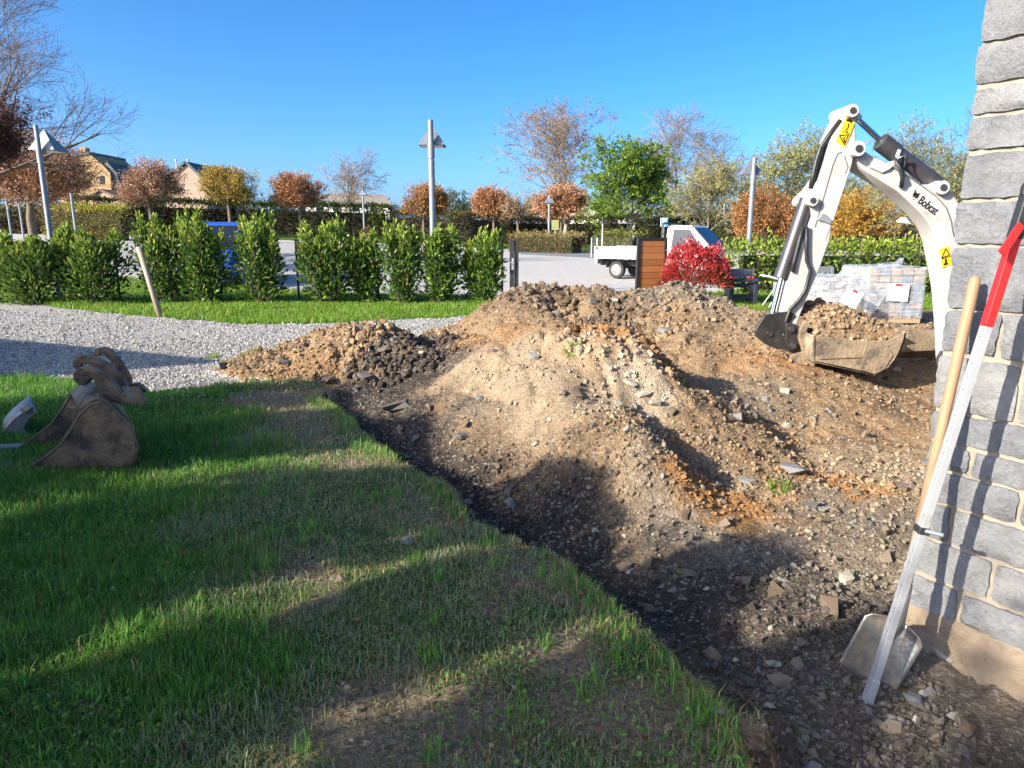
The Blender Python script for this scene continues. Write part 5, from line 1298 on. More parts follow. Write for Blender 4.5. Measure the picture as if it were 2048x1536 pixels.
for s, t in ((-1, -1), (1, -1), (-1, 1), (1, 1)): MB().tube([b + [s * 0.28 + 0.05, t * 0.2, 0], b + [-s * 0.10 + 0.05, t * 0.2, 0.58]], 0.014, 6).build("leg", M_METAL, root)
y = 14.6; b = gxy(1652, y); root = empty("garden_chair", b, "grey plastic garden chair back behind the left pallet", "chair")
M_GREYP = mat("grey_plastic", (0.16, 0.17, 0.18), (0.13, 0.14, 0.15), 6, 0.5)
for s in (-1, 1): MB().bar(b + [s * 0.25, 0, 0], b + [s * 0.24, 0.1, 0.88], 0.06, 0.05, (0, 1, 0)).build("leg", M_GREYP, root, bevel=0.01)
for s in (-1, 1): MB().bar(b + [s * 0.25, -0.45, 0], b + [s * 0.25, -0.45, 0.42], 0.05, 0.05, (0, 1, 0)).build("leg", M_GREYP, root, bevel=0.01)
MB().box(b + [0, -0.2, 0.43], (0.54, 0.50, 0.04)).build("seat", M_GREYP, root, bevel=0.015)
MB().box(b + [0, 0.1, 0.84], (0.54, 0.04, 0.14)).build("backrest", M_GREYP, root, bevel=0.02)
for k in range(4): MB().box(b + [-0.15 + 0.1 * k, 0.07, 0.62], (0.045, 0.03, 0.36)).build("back_slat", M_GREYP, root)

# ------------------------------------------------------------------ wrapped pallets
def film_mat():
    m, nt, b = _nodes("stretch_film")
    b.inputs["Base Color"].default_value = (0.66, 0.70, 0.75, 1); b.inputs["Roughness"].default_value = 0.16; b.inputs["Specular IOR Level"].default_value = 0.8
    co = coordo(nt); mp = nt.nodes.new("ShaderNodeMapping"); mp.inputs["Scale"].default_value = (1.2, 1.2, 9); nt.links.new(co, mp.inputs[0])
    n = noise(nt, 3.0, 5, 0.7, mp.outputs[0]); bump(nt, b, n.outputs[0], 0.9, 0.05)
    t = nt.nodes.new("ShaderNodeBsdfTransparent"); mx = nt.nodes.new("ShaderNodeMixShader")
    nt.links.new(ramp(nt, n.outputs[0], 0.35, 0.75), mx.inputs[0])
    r = nt.nodes.new("ShaderNodeMapRange"); r.inputs[1].default_value = 0.35; r.inputs[2].default_value = 0.75; r.inputs[3].default_value = 0.22; r.inputs[4].default_value = 0.62
    nt.links.new(n.outputs[0], r.inputs[0]); nt.links.new(r.outputs[0], mx.inputs[0])
    nt.links.new(t.outputs[0], mx.inputs[1]); nt.links.new(b.outputs[0], mx.inputs[2]); nt.links.new(mx.outputs[0], nt.nodes["Material Output"].inputs["Surface"])
    return m
M_FILM = film_mat()
M_PAV = [mat("paver_beige", (0.42, 0.32, 0.23), (0.33, 0.25, 0.18), 9, 0.9, 0.3, 30), mat("paver_bluegrey", (0.22, 0.26, 0.32), (0.17, 0.20, 0.25), 9, 0.9, 0.3, 30)]
M_PALW = wood_mat("pallet_wood", (0.46, 0.34, 0.21), (0.34, 0.24, 0.14))
M_PAPER = mat("paper_sheet", (0.86, 0.86, 0.84), (0.82, 0.82, 0.80), 4, 0.7)
M_REDT = mat("red_tape", (0.62, 0.03, 0.06), None, 5, 0.5)
def wrapped_pallet(pa, pb, y, py_top, label, seed, lx, ly, sheetpx, tilt):
    rng = np.random.default_rng(seed)
    A, B = gxy(pa, y), gxy(pb, y); w = B[0] - A[0]; dpt = 1.0; z0 = max(A[2], B[2], tz(A[0], y + 1)) + 0.01
    zt = ztop((pa + pb) / 2, py_top, y)
    c = np.array([(A[0] + B[0]) / 2, y + dpt / 2, z0]); root = empty("wrapped_pallet", c, label, "pallet", "wrapped pallets of paving")
    for k in range(3): MB().box(c + [0, -dpt / 2 + 0.06 + k * (dpt - 0.12) / 2, 0.055], (w, 0.10, 0.09)).build("pallet_bearer", M_PALW, root)
    for k in range(6): MB().box(c + [-w / 2 + 0.06 + k * (w - 0.12) / 5, 0, 0.115], (0.11, dpt, 0.022)).build("pallet_board", M_PALW, root)
    nz = max(int((zt - z0 - 0.16) / 0.105), 3); hz = (zt - z0 - 0.14) / nz; nxp = 5
    me = [MB().box((0, 0, 0), (w / nxp - 0.03, dpt / 3 - 0.02, hz - 0.014)).mesh("paver") for _ in range(2)]
    for t in range(2): me[t].materials.append(M_PAV[t])
    for i in range(nz):
        for j in range(nxp):
            for q in range(3):
                if q == 1 and 0 < j < nxp - 1 and i < nz - 1: continue
                o = link("paver", me[int(rng.random() < 0.45)], None, root)
                o.location = (c[0] - w / 2 + w / nxp * (j + 0.5) + rng.normal() * 0.006, c[1] - dpt / 2 + dpt / 3 * (q + 0.5), z0 + 0.13 + hz * (i + 0.5))
    # film: skirted wrinkled shell
    n = 26; mz = 9; ring = []
    for i in range(mz):
        v = i / (mz - 1); 
        for k in range(4 * n):
            s = k / n; e = int(s); f = s - e
            P4 = [(-1, -1), (1, -1), (1, 1), (-1, 1), (-1, -1)]
            X = P4[e][0] * (1 - f) + P4[e + 1][0] * f; Y = P4[e][1] * (1 - f) + P4[e + 1][1] * f
            g = 1.035 + 0.018 * rng.normal() * (1 if 0 < i < mz - 1 else 0.4)
            ring.append([c[0] + X * w / 2 * g, c[1] + Y * dpt / 2 * g, z0 + 0.10 + v * (zt - z0 - 0.09) + 0.008 * rng.normal()])
    N4 = 4 * n
    q = [[i * N4 + k, i * N4 + (k + 1) % N4, (i + 1) * N4 + (k + 1) % N4, (i + 1) * N4 + k] for i in range(mz - 1) for k in range(N4)]
    m = MB(); m.add(ring, [np.array(q)]); tt = []
    gxn = 12
    for a in range(gxn):
        for b_ in range(gxn): tt.append([c[0] + (a / (gxn - 1) - 0.5) * w * 1.03, c[1] + (b_ / (gxn - 1) - 0.5) * dpt * 1.03, zt + 0.012 + 0.014 * rng.normal()])
    m.add(tt, [np.array([[a * gxn + b_, (a + 1) * gxn + b_, (a + 1) * gxn + b_ + 1, a * gxn + b_ + 1] for a in range(gxn - 1) for b_ in range(gxn - 1)])])
    m.build("film", M_FILM, root, smooth=True)
    yl = c[1] - dpt / 2 * 1.035 - (0.03 if abs(tilt) < 0.2 else 0.56)
    cc = AT(*sheetpx, yl); Rm = Matrix.Rotation(tilt, 3, 'Y')
    s = MB().box(cc, (lx, 0.004, ly), Rm).build("delivery_note", M_PAPER, root)
    up = np.array(Rm @ Vector((0, 0, ly / 2 - 0.02)))
    MB().box(cc + up + [0, -0.005, 0], (lx * 0.32, 0.004, 0.035), Rm).build("tape", M_REDT, s)
    return root, c, w, zt
wrapped_pallet(1748, 1862, 12.4, 536, "right-hand pallet of paving wrapped in clear film with a straight white note", 401, 0.37, 0.30, (1796, 585), 0.03)
rt, c, w, zt = wrapped_pallet(1655, 1740, 12.5, 556, "left-hand pallet of paving under loose clear film with a tilted note", 402, 0.30, 0.28, (1703, 596), 0.42)
# loose sheet draped over the left stack, blown up on the right
rng = np.random.default_rng(403); g = 22
top = [AT(1640, 565, 12.6), AT(1690, 540, 12.9), AT(1750, 532, 13.0), AT(1808, 517, 13.3)]
bot = [AT(1606, 600, 12.25), AT(1650, 612, 12.2), AT(1705, 625, 12.2), AT(1748, 618, 12.25)]
V = []
for i in range(g):
    s = i / (g - 1) * 3; e = min(int(s), 2); f = s - e
    a = np.array(top[e]) * (1 - f) + np.array(top[e + 1]) * f; b = np.array(bot[e]) * (1 - f) + np.array(bot[e + 1]) * f
    for j in range(g):
        t = j / (g - 1); p = a * (1 - t) + b * t; p[1] -= 0.22 * math.sin(t * math.pi * 0.9) ; p[2] += 0.10 * math.sin(t * math.pi) + 0.025 * math.sin(9 * s + 5 * t) + 0.012 * rng.normal(); p[1] += 0.02 * rng.normal()
        V.append(p)
q = [[a * g + b, (a + 1) * g + b, (a + 1) * g + b + 1, a * g + b + 1] for a in range(g - 1) for b in range(g - 1)]
MB().add(V, [np.array(q)]).build("loose_film", M_FILM, rt, smooth=True)

# ------------------------------------------------------------------ excavator
def c1(pts): return [(1560 + a * 0.18878, 190 + b * 0.18878) for a, b in pts]
def c2(pts): return [(1780 + a * 0.3257, 480 + b * 0.3257) for a, b in pts]
def c5(pts): return [(1490 + a * 0.21482, 440 + b * 0.21482) for a, b in pts]
YE = 7.85
M_WHITE = mat("digger_paint_white", (0.50, 0.50, 0.49), (0.45, 0.45, 0.44), 4, 0.35, 0.03, 60, 0, 0.5, 0.2, c3=(0.30, 0.25, 0.185), s3=3.4, t3=(0.54, 0.80))
M_WORN = mat("digger_paint_chipped", (0.49, 0.485, 0.47), (0.43, 0.425, 0.41), 5, 0.45, 0.1, 60, 0, 0.5, 0, c3=(0.26, 0.18, 0.11), s3=13, t3=(0.61, 0.70))
M_CYL = mat("cylinder_dark_steel", (0.13, 0.12, 0.125), (0.09, 0.085, 0.09), 6, 0.35, 0.03, 40, 0.6)
M_CHROME = mat("chrome_rod", (0.72, 0.72, 0.74), (0.66, 0.66, 0.68), 5, 0.12, 0, 1, 1.0)
M_IRON = mat("black_cast_iron", (0.025, 0.025, 0.026), (0.045, 0.042, 0.04), 10, 0.4, 0.15, 40, 0.2, c3=(0.22, 0.16, 0.10), s3=9, t3=(0.62, 0.72))
M_HOSE = mat("hydraulic_hose", (0.018, 0.018, 0.019), (0.03, 0.03, 0.03), 30, 0.45, 0.2, 60)
M_DUSTY = mat("dusty_bucket_steel", (0.33, 0.25, 0.17), (0.22, 0.165, 0.11), 7, 0.75, 0.6, 30, 0.1, c3=(0.10, 0.082, 0.065), s3=5.5, t3=(0.50, 0.66))
M_YEL = mat("warning_yellow", (0.82, 0.50, 0.01), (0.76, 0.45, 0.01), 10, 0.5)
M_INK = mat("black_print", (0.012, 0.012, 0.012), None, 10, 0.5)
exb = np.array([5.9, 9.0, tz(5.9, 9.0)])
ex = empty("excavator", exb, "white mini excavator reaching out from behind the stone wall with a full bucket", "excavator")
def plate(pts, y, th, name, m, parent, bevel=0.01):
    return MB().prism(poly(pts, y)[::-1] if False else poly(pts, y), (0, th, 0)).build(name, m, parent, bevel=bevel)
ARM = [(1684, 232), (1700, 213), (1714, 217), (1716, 228), (1711, 245), (1712, 282), (1704, 322), (1690, 368), (1677, 413), (1666, 440), (1660, 480), (1642, 531), (1618, 588), (1597, 640), (1588, 672), (1560, 672), (1558, 640), (1577, 560), (1600, 500), (1617, 456), (1625, 432), (1622, 418), (1608, 406), (1609, 391), (1624, 377), (1637, 360), (1650, 322), (1660, 282), (1672, 252)]
arm = plate(ARM, YE, 0.27, "arm", M_WORN, ex, 0.014)
BOOM = [(1722, 337), (1714, 318), (1711, 303), (1720, 296), (1735, 305), (1747, 313), (1787, 335), (1815, 352), (1839, 369), (1864, 369), (1876, 361), (1890, 362), (1900, 379), (1913, 398), (1924, 420), (1938, 470), (1948, 560), (1950, 740), (1902, 740), (1899, 660), (1893, 580), (1887, 545), (1874, 480), (1862, 454), (1845, 430), (1794, 382)]
boom = plate(BOOM, YE + 0.0, 0.30, "boom", M_WORN, ex, 0.014)
# welded outline of the boom side: thin raised panel
plate([(1745, 330), (1800, 358), (1848, 395), (1880, 425), (1900, 470), (1915, 560), (1905, 620), (1898, 560), (1885, 490), (1868, 452), (1840, 418), (1795, 376), (1732, 336)], YE - 0.006, 0.006, "boom_panel", M_WHITE, boom, 0)
plate(c1([(650, 610), (600, 640), (370, 1400), (480, 1536), (560, 1340), (690, 940), (760, 720), (770, 640)]), YE - 0.006, 0.006, "arm_panel", M_WHITE, arm, 0)
for lst, nm in (((c1([(990, 650), (1130, 722), (1215, 690), (1262, 572), (1290, 585), (1240, 720), (1160, 790), (1085, 825), (950, 765)])), "cylinder_bracket"),):
    plate(lst, YE - 0.03, 0.03, nm, M_WHITE, boom, 0.005)
plate(c1([(1280, 1330), (1330, 1290), (1400, 1370), (1290, 1355)]), YE + 0.18, 0.10, "work_light_bracket", M_WHITE, boom, 0.004)
def pin(px, py, r, name, parent, y0=YE - 0.07, y1=YE + 0.36, m=M_WHITE, rc=0.5):
    a = AT(px, py, y0); sc = r / F * YE
    MB().tube([[a[0], y0, a[2]], [a[0], y1, a[2]]], sc, 20).build(name, m, parent, smooth=None, bevel=0.006)
    MB().tube([[a[0], y0 - 0.008, a[2]], [a[0], y0 + 0.01, a[2]]], sc * rc, 14).build("pin", M_CYL, parent)
pin(1706, 221, 12, "boss", arm); pin(1718, 297, 14, "boss", boom, YE - 0.12, YE + 0.42); pin(1626, 401, 11, "boss", arm); pin(1887, 375, 13, "boss", boom)
pin(1541, 668, 8, "link_boss", ex, YE - 0.03, YE + 0.3, M_IRON); pin(1584, 659, 7, "hitch_boss", ex, YE - 0.10, YE + 0.36, M_IRON, 0.75); pin(1587, 692, 7, "hitch_boss", ex, YE - 0.10, YE + 0.36, M_IRON, 0.75)
def cyl(name, a, b, r, m, parent, y=YE + 0.13, seg=18, bevel=0.004):
    A, B = AT(*a, y), AT(*b, y); return MB().tube([A, B], r, seg).build(name, m, parent, smooth=None, bevel=bevel)
ac = cyl("arm_cylinder", (1772, 292), (1872, 366), 0.085, M_CYL, ex); cyl("rod", (1709, 233), (1776, 296), 0.030, M_CHROME, ac); cyl("gland", (1760, 283), (1792, 307), 0.098, M_PLAST, ac); cyl("rod_end", (1704, 220), (1716, 240), 0.05, M_WHITE, ac)
A = AT(1790, 320, YE + 0.01); B = AT(1806, 355, YE - 0.05)
MB().tube([A, AT(1812, 310, YE - 0.05), B, AT(1800, 372, YE - 0.03)], 0.018, 8).build("hose", M_METAL, ex, smooth=True)
MB().tube([AT(1785, 312, YE), AT(1800, 335, YE - 0.06), AT(1805, 355, YE - 0.07), AT(1802, 374, YE - 0.03)], 0.022, 8).build("hose", M_HOSE, ex, smooth=True)
bc = cyl("bucket_cylinder", (1614, 398), (1563, 552), 0.076, M_CYL, ex, YE + 0.08); cyl("rod", (1566, 545), (1536, 664), 0.037, M_CHROME, bc, YE + 0.08); cyl("gland", (1567, 540), (1562, 556), 0.084, M_CYL, bc, YE + 0.08)
for off, pts in ((0.02, [(640, 270), (520, 430), (430, 560), (385, 700), (350, 850), (325, 990)]), (0.08, [(625, 300), (540, 440), (470, 560), (420, 720), (380, 880), (345, 990)]), (0.14, [(600, 330), (500, 500), (440, 640), (395, 790), (360, 930)])):
    MB().tube([AT(*p, YE + off) for p in c1(pts)], 0.026, 9).build("hose", M_HOSE, ex, smooth=True)
MB().tube([AT(*p, YE - 0.03) for p in c5([(575, 60), (570, 250), (575, 380), (610, 470), (560, 660), (500, 750), (420, 830), (385, 930), (365, 1050)])], 0.02, 9).build("hose", M_HOSE, ex, smooth=True)
MB().tube([AT(*p, YE - 0.02) for p in c5([(540, 60), (500, 220), (460, 380), (440, 480)])], 0.024, 9).build("hose", M_HOSE, ex, smooth=True)
plate(c1([(400, 1320), (440, 1265), (480, 1258), (550, 1330), (540, 1370), (470, 1340)]), YE - 0.035, 0.03, "hose_guard", M_METAL, arm, 0.004)
LINK = c5([(90, 1040), (180, 890), (320, 860), (430, 850), (475, 890), (410, 960), (340, 1060), (400, 1130), (400, 1210), (290, 1200), (200, 1160), (110, 1090)])
plate(LINK, YE - 0.02, 0.05, "link_plate", M_IRON, ex, 0.01); plate(LINK, YE + 0.24, 0.05, "link_plate", M_IRON, ex, 0.01)
qh = plate(c5([(385, 970), (430, 955), (505, 985), (515, 1100), (495, 1215), (410, 1225), (380, 1120)]), YE - 0.07, 0.40, "quick_hitch", M_IRON, ex, 0.012)
# bucket
YB0, YB1 = 7.52, 8.46
PROF = c5([(640, 1075), (1100, 1130), (1330, 1125), (1505, 1040), (1490, 1120), (1455, 1215), (1405, 1310), (1340, 1390), (1265, 1438), (1190, 1450), (1110, 1425), (860, 1372), (640, 1325)])
P0 = poly(PROF, YB0)
bk = MB().prism(P0, (0, 0.03, 0)).build("bucket", M_DUSTY, ex, bevel=0.006)
Pf = P0 + np.array([0, YB1 - YB0 - 0.03, 0]); MB().prism(Pf, (0, 0.03, 0)).build("side_plate", M_DUSTY, bk)
sh = P0[[3, 4, 5, 6, 7, 8, 9, 10, 11, 12, 0]]; m = MB(); n = len(sh)
w_ = np.array([0, YB1 - YB0, 0]); m.add(np.vstack([sh, sh + w_]), [[[i, i + 1, n + i + 1, n + i] for i in range(n - 1)]])
o = m.build("shell", M_DUSTY, bk, smooth=True); so = o.modifiers.new("thick", 'SOLIDIFY'); so.thickness = 0.02; so.offset = -1
plate(c5([(1120, 1180), (1330, 1160), (1380, 1260), (1300, 1390), (1205, 1440), (1150, 1400), (1090, 1290)]), YB0 - 0.012, 0.012, "wear_plate", M_DUSTY, bk, 0.004)
MB().bar(AT(*c5([(690, 1285)])[0], YB0 - 0.008), AT(*c5([(1340, 1262)])[0], YB0 - 0.008), 0.014, 0.02, (0, 0, 1)).build("weld_seam", M_DUSTY, bk)
for yy in (YB0 + 0.22, YB0 + 0.58):
    plate(c5([(500, 1100), (520, 990), (570, 940), (640, 950), (665, 985), (640, 1005), (600, 990), (580, 1020), (590, 1090), (660, 1150), (680, 1290), (640, 1380), (560, 1385), (480, 1330), (470, 1410), (430, 1430), (368, 1405), (372, 1370), (425, 1375), (425, 1260), (540, 1230)]), yy, 0.05, "hitch_ear", M_DUSTY, bk, 0.008)
# lip with teeth
a, b = AT(*c5([(1505, 1040)])[0], YB0), None
for k in range(5):
    yy = YB0 + 0.05 + k * (YB1 - YB0 - 0.18) / 4
    MB().prism([[a[0] - 0.10, yy, a[2] - 0.06], [a[0] + 0.10, yy, a[2] + 0.05], [a[0] - 0.06, yy, a[2] + 0.02]], (0, 0.08, 0)).build("tooth", M_DUSTY, bk)
# earth heaped in the bucket
xa, xb = P0[0][0] + 0.03, P0[3][0] - 0.04; gx_, gy_ = 70, 50
X, Y = np.meshgrid(np.linspace(xa, xb, gx_), np.linspace(YB0 + 0.035, YB1 - 0.035, gy_), indexing='ij')
u = (X - xa) / (xb - xa); v = (Y - YB0) / (YB1 - YB0)
Z = (P0[0][2] * (1 - u) + P0[3][2] * u) + 0.015 + 0.32 * np.sin(np.clip(u * 0.90 + 0.07, 0, 1) * math.pi) ** 0.45 * np.sin(np.clip(v, 0.02, 0.98) * math.pi) ** 0.45 * (1.0 - 0.80 * u) + 0.10 * fbm(X, Y, 5, 3) + 0.05 * fbm(X, Y, 16, 3)
rim = np.interp(X, P0[[0, 1, 2, 3], 0], P0[[0, 1, 2, 3], 2]) - 0.02; e_ = np.minimum(sstep(0.02, 0.16, v), sstep(1.0, 0.90, u)); Z = rim * (1 - e_) + np.maximum(Z, rim) * e_
vid2 = np.arange(gx_ * gy_).reshape(gx_, gy_); q = np.stack([vid2[:-1, :-1], vid2[1:, :-1], vid2[1:, 1:], vid2[:-1, 1:]], -1).reshape(-1, 4)
lc = np.zeros((gx_ * gy_, 4)); lc[:, 3] = 0.35; lc[:, 0] = 0.15
load = MB().add(np.stack([X.ravel(), Y.ravel(), Z.ravel()], -1), [q], lc).build("soil_load", M_SOIL, smooth=True)
tag(load, "stony brown earth heaped in the excavator bucket", "soil")
k = RS.integers(gx_ * gy_, size=900); s = 0.012 + 0.030 * RS.random(900) ** 2; mb = MB()
pebbles(mb, np.stack([X.ravel()[k], Y.ravel()[k], Z.ravel()[k] + s * 0.3], -1), s, RS, ICO_V, ICO_F, np.array([0.24, 0.17, 0.105]) * RS.uniform(0.6, 1.5, (900, 1)))
tag(mb.build("rubble", M_CLOD, load, smooth=False), kind='stuff')
# stickers, lettering, emblem
st = c1([(700, 235), (795, 285), (690, 555), (595, 495)])
s1 = plate(st, YE - 0.011, 0.004, "warning_sticker", M_YEL, arm, 0)
def tri_outline(pts, y, w, m, parent, name="symbol"):
    P = poly(pts, y); mm = MB()
    for i in range(3):
        a, b = P[i], P[(i + 1) % 3]; d = nrm(b - a) * w * 0.4
        mm.bar(a - d, b + d, 0.003, w, (0, 0, 1)) if abs(nrm(b - a)[2]) < 0.95 else mm.bar(a - d, b + d, w, 0.003, (0, 1, 0))
    mm.build(name, m, parent)
def strip(pts, y, w, parent, name="symbol"):
    P = poly(pts, y); mm = MB()
    for a, b in zip(P[:-1], P[1:]):
        d = nrm(b - a); nn = np.array([-d[2], 0, d[0]]) * w / 2
        mm.prism([a - nn, b - nn, b + nn, a + nn], (0, -0.002, 0))
    mm.build(name, M_INK, parent)
strip(c1([(725, 420), (630, 430), (685, 530), (725, 420)]), YE - 0.0115, 0.010, s1)
strip(c1([(690, 445), (670, 470), (688, 490), (675, 505)]), YE - 0.0115, 0.012, s1)
strip(c1([(705, 262), (735, 268), (765, 285)]), YE - 0.0115, 0.028, s1)
strip(c1([(728, 300), (722, 340), (700, 372), (716, 400)]), YE - 0.0115, 0.010, s1)
strip(c1([(668, 385), (745, 415)]), YE - 0.0115, 0.006, s1)
st2 = c2([(305, 60), (365, 35), (378, 150), (322, 170)])
s2 = plate(st2, YE - 0.011, 0.004, "warning_sticker", M_YEL, boom, 0)
strip(c2([(318, 112), (342, 52), (366, 92), (318, 112)]), YE - 0.0115, 0.010, s2); strip(c2([(342, 115), (344, 140), (335, 155)]), YE - 0.0115, 0.022, s2); strip(c2([(330, 150), (356, 145)]), YE - 0.0115, 0.016, s2); strip(c2([(314, 118), (374, 98)]), YE - .0115, .005, s2)
M_SEAM = mat("grimy_weld", (0.16, 0.145, 0.125), (0.10, 0.09, 0.08), 30, 0.8)
def seam(pts, y, w, parent):
    P = poly(pts, y); mm = MB()
    for a, b in zip(P[:-1], P[1:]):
        d = nrm(b - a); nn = np.array([-d[2], 0, d[0]]) * w / 2; mm.prism([a - nn, b - nn, b + nn, a + nn], (0, -0.003, 0))
    mm.build("weld_seam", M_SEAM, parent)
seam(c1([(655, 605), (610, 625), (560, 740), (470, 1060), (370, 1400)]), YE - 0.0065, 0.010, arm)
seam(c1([(680, 640), (720, 760), (690, 830)]), YE - 0.0065, 0.008, arm)
seam(c1([(1000, 655), (1370, 870), (1640, 1060), (1760, 1190), (1810, 1330), (1840, 1500)]), YE - 0.0065, 0.010, boom)
an = math.radians(33)
text("Bobcat", "lettering", AT(1856.5, 411.5, YE - 0.010), (math.cos(an), 0, -math.sin(an)), (0, -1, 0), 0.128, M_INK, boom, 0.68, 0.001, 0.001)
em = MB()
em.prism(poly(c1([(1430, 998), (1437, 1030), (1456, 1042), (1484, 1042), (1466, 1066), (1458, 1092), (1444, 1072), (1432, 1096), (1420, 1070), (1404, 1080), (1408, 1052), (1420, 1034)]), YE - 0.008), (0, -0.003, 0))
em.prism(poly(c1([(1406, 1100), (1420, 1100), (1416, 1113)]), YE - 0.008), (0, -0.003, 0)); em.prism(poly(c1([(1436, 1080), (1452, 1082), (1442, 1094)]), YE - 0.008), (0, -0.003, 0))
em.build("emblem", M_INK, boom)
plate(c1([(1810, 1165), (1850, 1190), (1885, 1235), (1850, 1260)]), YE - 0.006, 0.004, "maker_plate", mat("pale_label", (0.6, 0.6, 0.6), (0.4, 0.4, 0.42), 40, 0.5), boom, 0)
# machine behind the wall: swing post, house, canopy, tracks, blade
zg = tz(6.2, 9.0); M_DARKP = mat("digger_dark_grey", (0.06, 0.06, 0.062), (0.045, 0.045, 0.047), 6, 0.5, 0.1, 30)
bx_ = AT(1925, 735, YE + 0.15)
MB().box([bx_[0] + 0.05, YE + 0.15, zg + 0.55], (0.36, 0.46, 0.55)).build("swing_post", M_DARKP, ex, bevel=0.04)
MB().prism([[bx_[0] + 0.25, YE - 0.25, zg + 0.62], [bx_[0] + 2.0, YE - 0.25, zg + 0.62], [bx_[0] + 2.15, YE - 0.25, zg + 0.9], [bx_[0] + 2.1, YE - 0.25, zg + 1.45], [bx_[0] + 1.3, YE - 0.25, zg + 1.5], [bx_[0] + 0.3, YE - 0.25, zg + 0.95]], (0, 1.45, 0)).build("house", M_WHITE, ex, bevel=0.05)
MB().box([bx_[0] + 1.0, YE + 0.75, zg + 1.55], (0.5, 0.5, 0.12)).build("seat", M_BLACK, ex, bevel=0.04)
MB().box([bx_[0] + 1.28, YE + 0.75, zg + 1.85], (0.12, 0.48, 0.55)).build("backrest", M_BLACK, ex, bevel=0.04)
for s in (-0.15, 1.1):
    MB().bar([bx_[0] + 1.75, YE + s, zg + 1.4], [bx_[0] + 1.75, YE + s, zg + 2.5], 0.07, 0.07, (1, 0, 0)).build("canopy_post", M_BLACK, ex)
MB().box([bx_[0] + 1.2, YE + 0.47, zg + 2.52], (1.5, 1.4, 0.08)).build("canopy", M_WHITE, ex, bevel=0.03)
for yy in (YE - 0.35, YE + 0.95):
    L, r = 1.75, 0.24; x0_ = bx_[0] + 0.15; pts = []
    for t in np.linspace(math.pi / 2, 3 * math.pi / 2, 8): pts.append([x0_ + r + r * math.cos(t), yy, zg + r + r * math.sin(t)])
    for t in np.linspace(-math.pi / 2, math.pi / 2, 8): pts.append([x0_ + L - r + r * math.cos(t), yy, zg + r + r * math.sin(t)])
    tk = MB().prism(pts, (0, 0.32, 0)).build("track", M_TYRE, ex, bevel=0.02)
    for k in range(4): MB().tube([[x0_ + 0.3 + k * 0.38, yy - 0.012, zg + 0.2], [x0_ + 0.3 + k * 0.38, yy + 0.33, zg + 0.2]], 0.11, 14).build("roller", M_IRON, tk)
MB().box([bx_[0] + 1.0, YE + 0.47, zg + 0.42], (1.2, 0.9, 0.35)).build("undercarriage", M_DARKP, ex, bevel=0.02)
ba, bb = AT(1786, 705, 8.55), AT(1900, 705, 8.75); bz = tz(ba[0], 8.6)
prof = [(0.0, 0.0), (-0.09, 0.10), (-0.07, 0.22), (0.0, 0.34), (0.035, 0.34), (-0.03, 0.22), (-0.05, 0.10), (0.04, 0.0)]
MB().prism([[ba[0], ba[1] + p, bz + q + 0.06] for p, q in prof], (1.7, 0.35, 0)).build("dozer_blade", M_DUSTY, ex)
MB().bar([ba[0] + 0.75, ba[1] + 0.2, bz + 0.25], [bx_[0] + 0.5, YE + 0.3, zg + 0.35], 0.12, 0.12).build("blade_arm", M_DUSTY, ex, bevel=0.01)

# ------------------------------------------------------------------ attachments lying on the lawn
def c6(pts): return [(a * 0.18226, 677 + b * 0.18226) for a, b in pts]
M_RUSTY = mat("rusty_steel", (0.26, 0.185, 0.12), (0.15, 0.11, 0.075), 9, 0.6, 0.6, 30, 0.25, c3=(0.065, 0.052, 0.045), s3=5.5, t3=(0.47, 0.60))
M_BARE = mat("worn_grey_steel", (0.30, 0.31, 0.33), (0.21, 0.215, 0.23), 6, 0.45, 0.2, 25, 0.5, c3=(0.15, 0.12, 0.10), s3=5, t3=(0.58, 0.7))
y0, y1 = 4.66, 5.24
SIDE = c6([(40, 1465), (330, 1400), (500, 1290), (660, 1160), (780, 990), (880, 820), (1000, 715), (1110, 690), (1200, 740), (1280, 850), (1450, 960), (1465, 1060), (1505, 1180), (1490, 1330), (1440, 1400), (1300, 1425), (700, 1450)])
P0 = poly(SIDE, y0); P0[:, 2] -= 0.0
b = np.array([P0[:, 0].mean(), (y0 + y1) / 2, 0]); lb = empty("digger_bucket", b, "large rusty digger bucket lying on the shaded lawn at left", "bucket")
MB().prism(P0, (0, 0.022, 0)).build("side_plate", M_RUSTY, lb, bevel=0.005)
EV = np.array([-0.41, y1 - y0 - 0.02, 0.0]); MB().prism(P0 + EV, (0, 0.022, 0)).build("side_plate", M_RUSTY, lb, bevel=0.005)
sh = poly(c6([(880, 800), (1000, 690), (1110, 672), (1210, 725), (1290, 830), (1455, 950), (1470, 1060), (1512, 1180), (1495, 1340), (1440, 1410), (1300, 1435), (700, 1460), (200, 1462), (40, 1470)]), y0)
n = len(sh); w_ = EV + [0, 0.02, 0]; m = MB(); m.add(np.vstack([sh, sh + w_]), [[[i, i + 1, n + i + 1, n + i] for i in range(n - 1)]])
o = m.build("shell", M_RUSTY, lb, smooth=True); so = o.modifiers.new("thick", 'SOLIDIFY'); so.thickness = 0.018; so.offset = 0
m = MB()
for PP in (P0, P0 + EV):
    for a, b in zip(PP[1:7], PP[2:8]): m.bar(a + [0, 0.011, 0], b + [0, 0.011, 0], 0.034, 0.014, (0, 0, 1))
m.build("rim_edge", mat("worn_rim_steel", (0.34, 0.27, 0.20), (0.22, 0.17, 0.12), 9, 0.5, 0.2, 30, 0.4), lb)
wp = MB().prism(poly(c6([(800, 1400), (1285, 900), (1440, 1000), (1490, 1180), (1475, 1330), (1430, 1390), (1290, 1412)]), y0 - 0.010), (0, 0.010, 0)).build("wear_plate", M_RUSTY, lb, bevel=0.003)
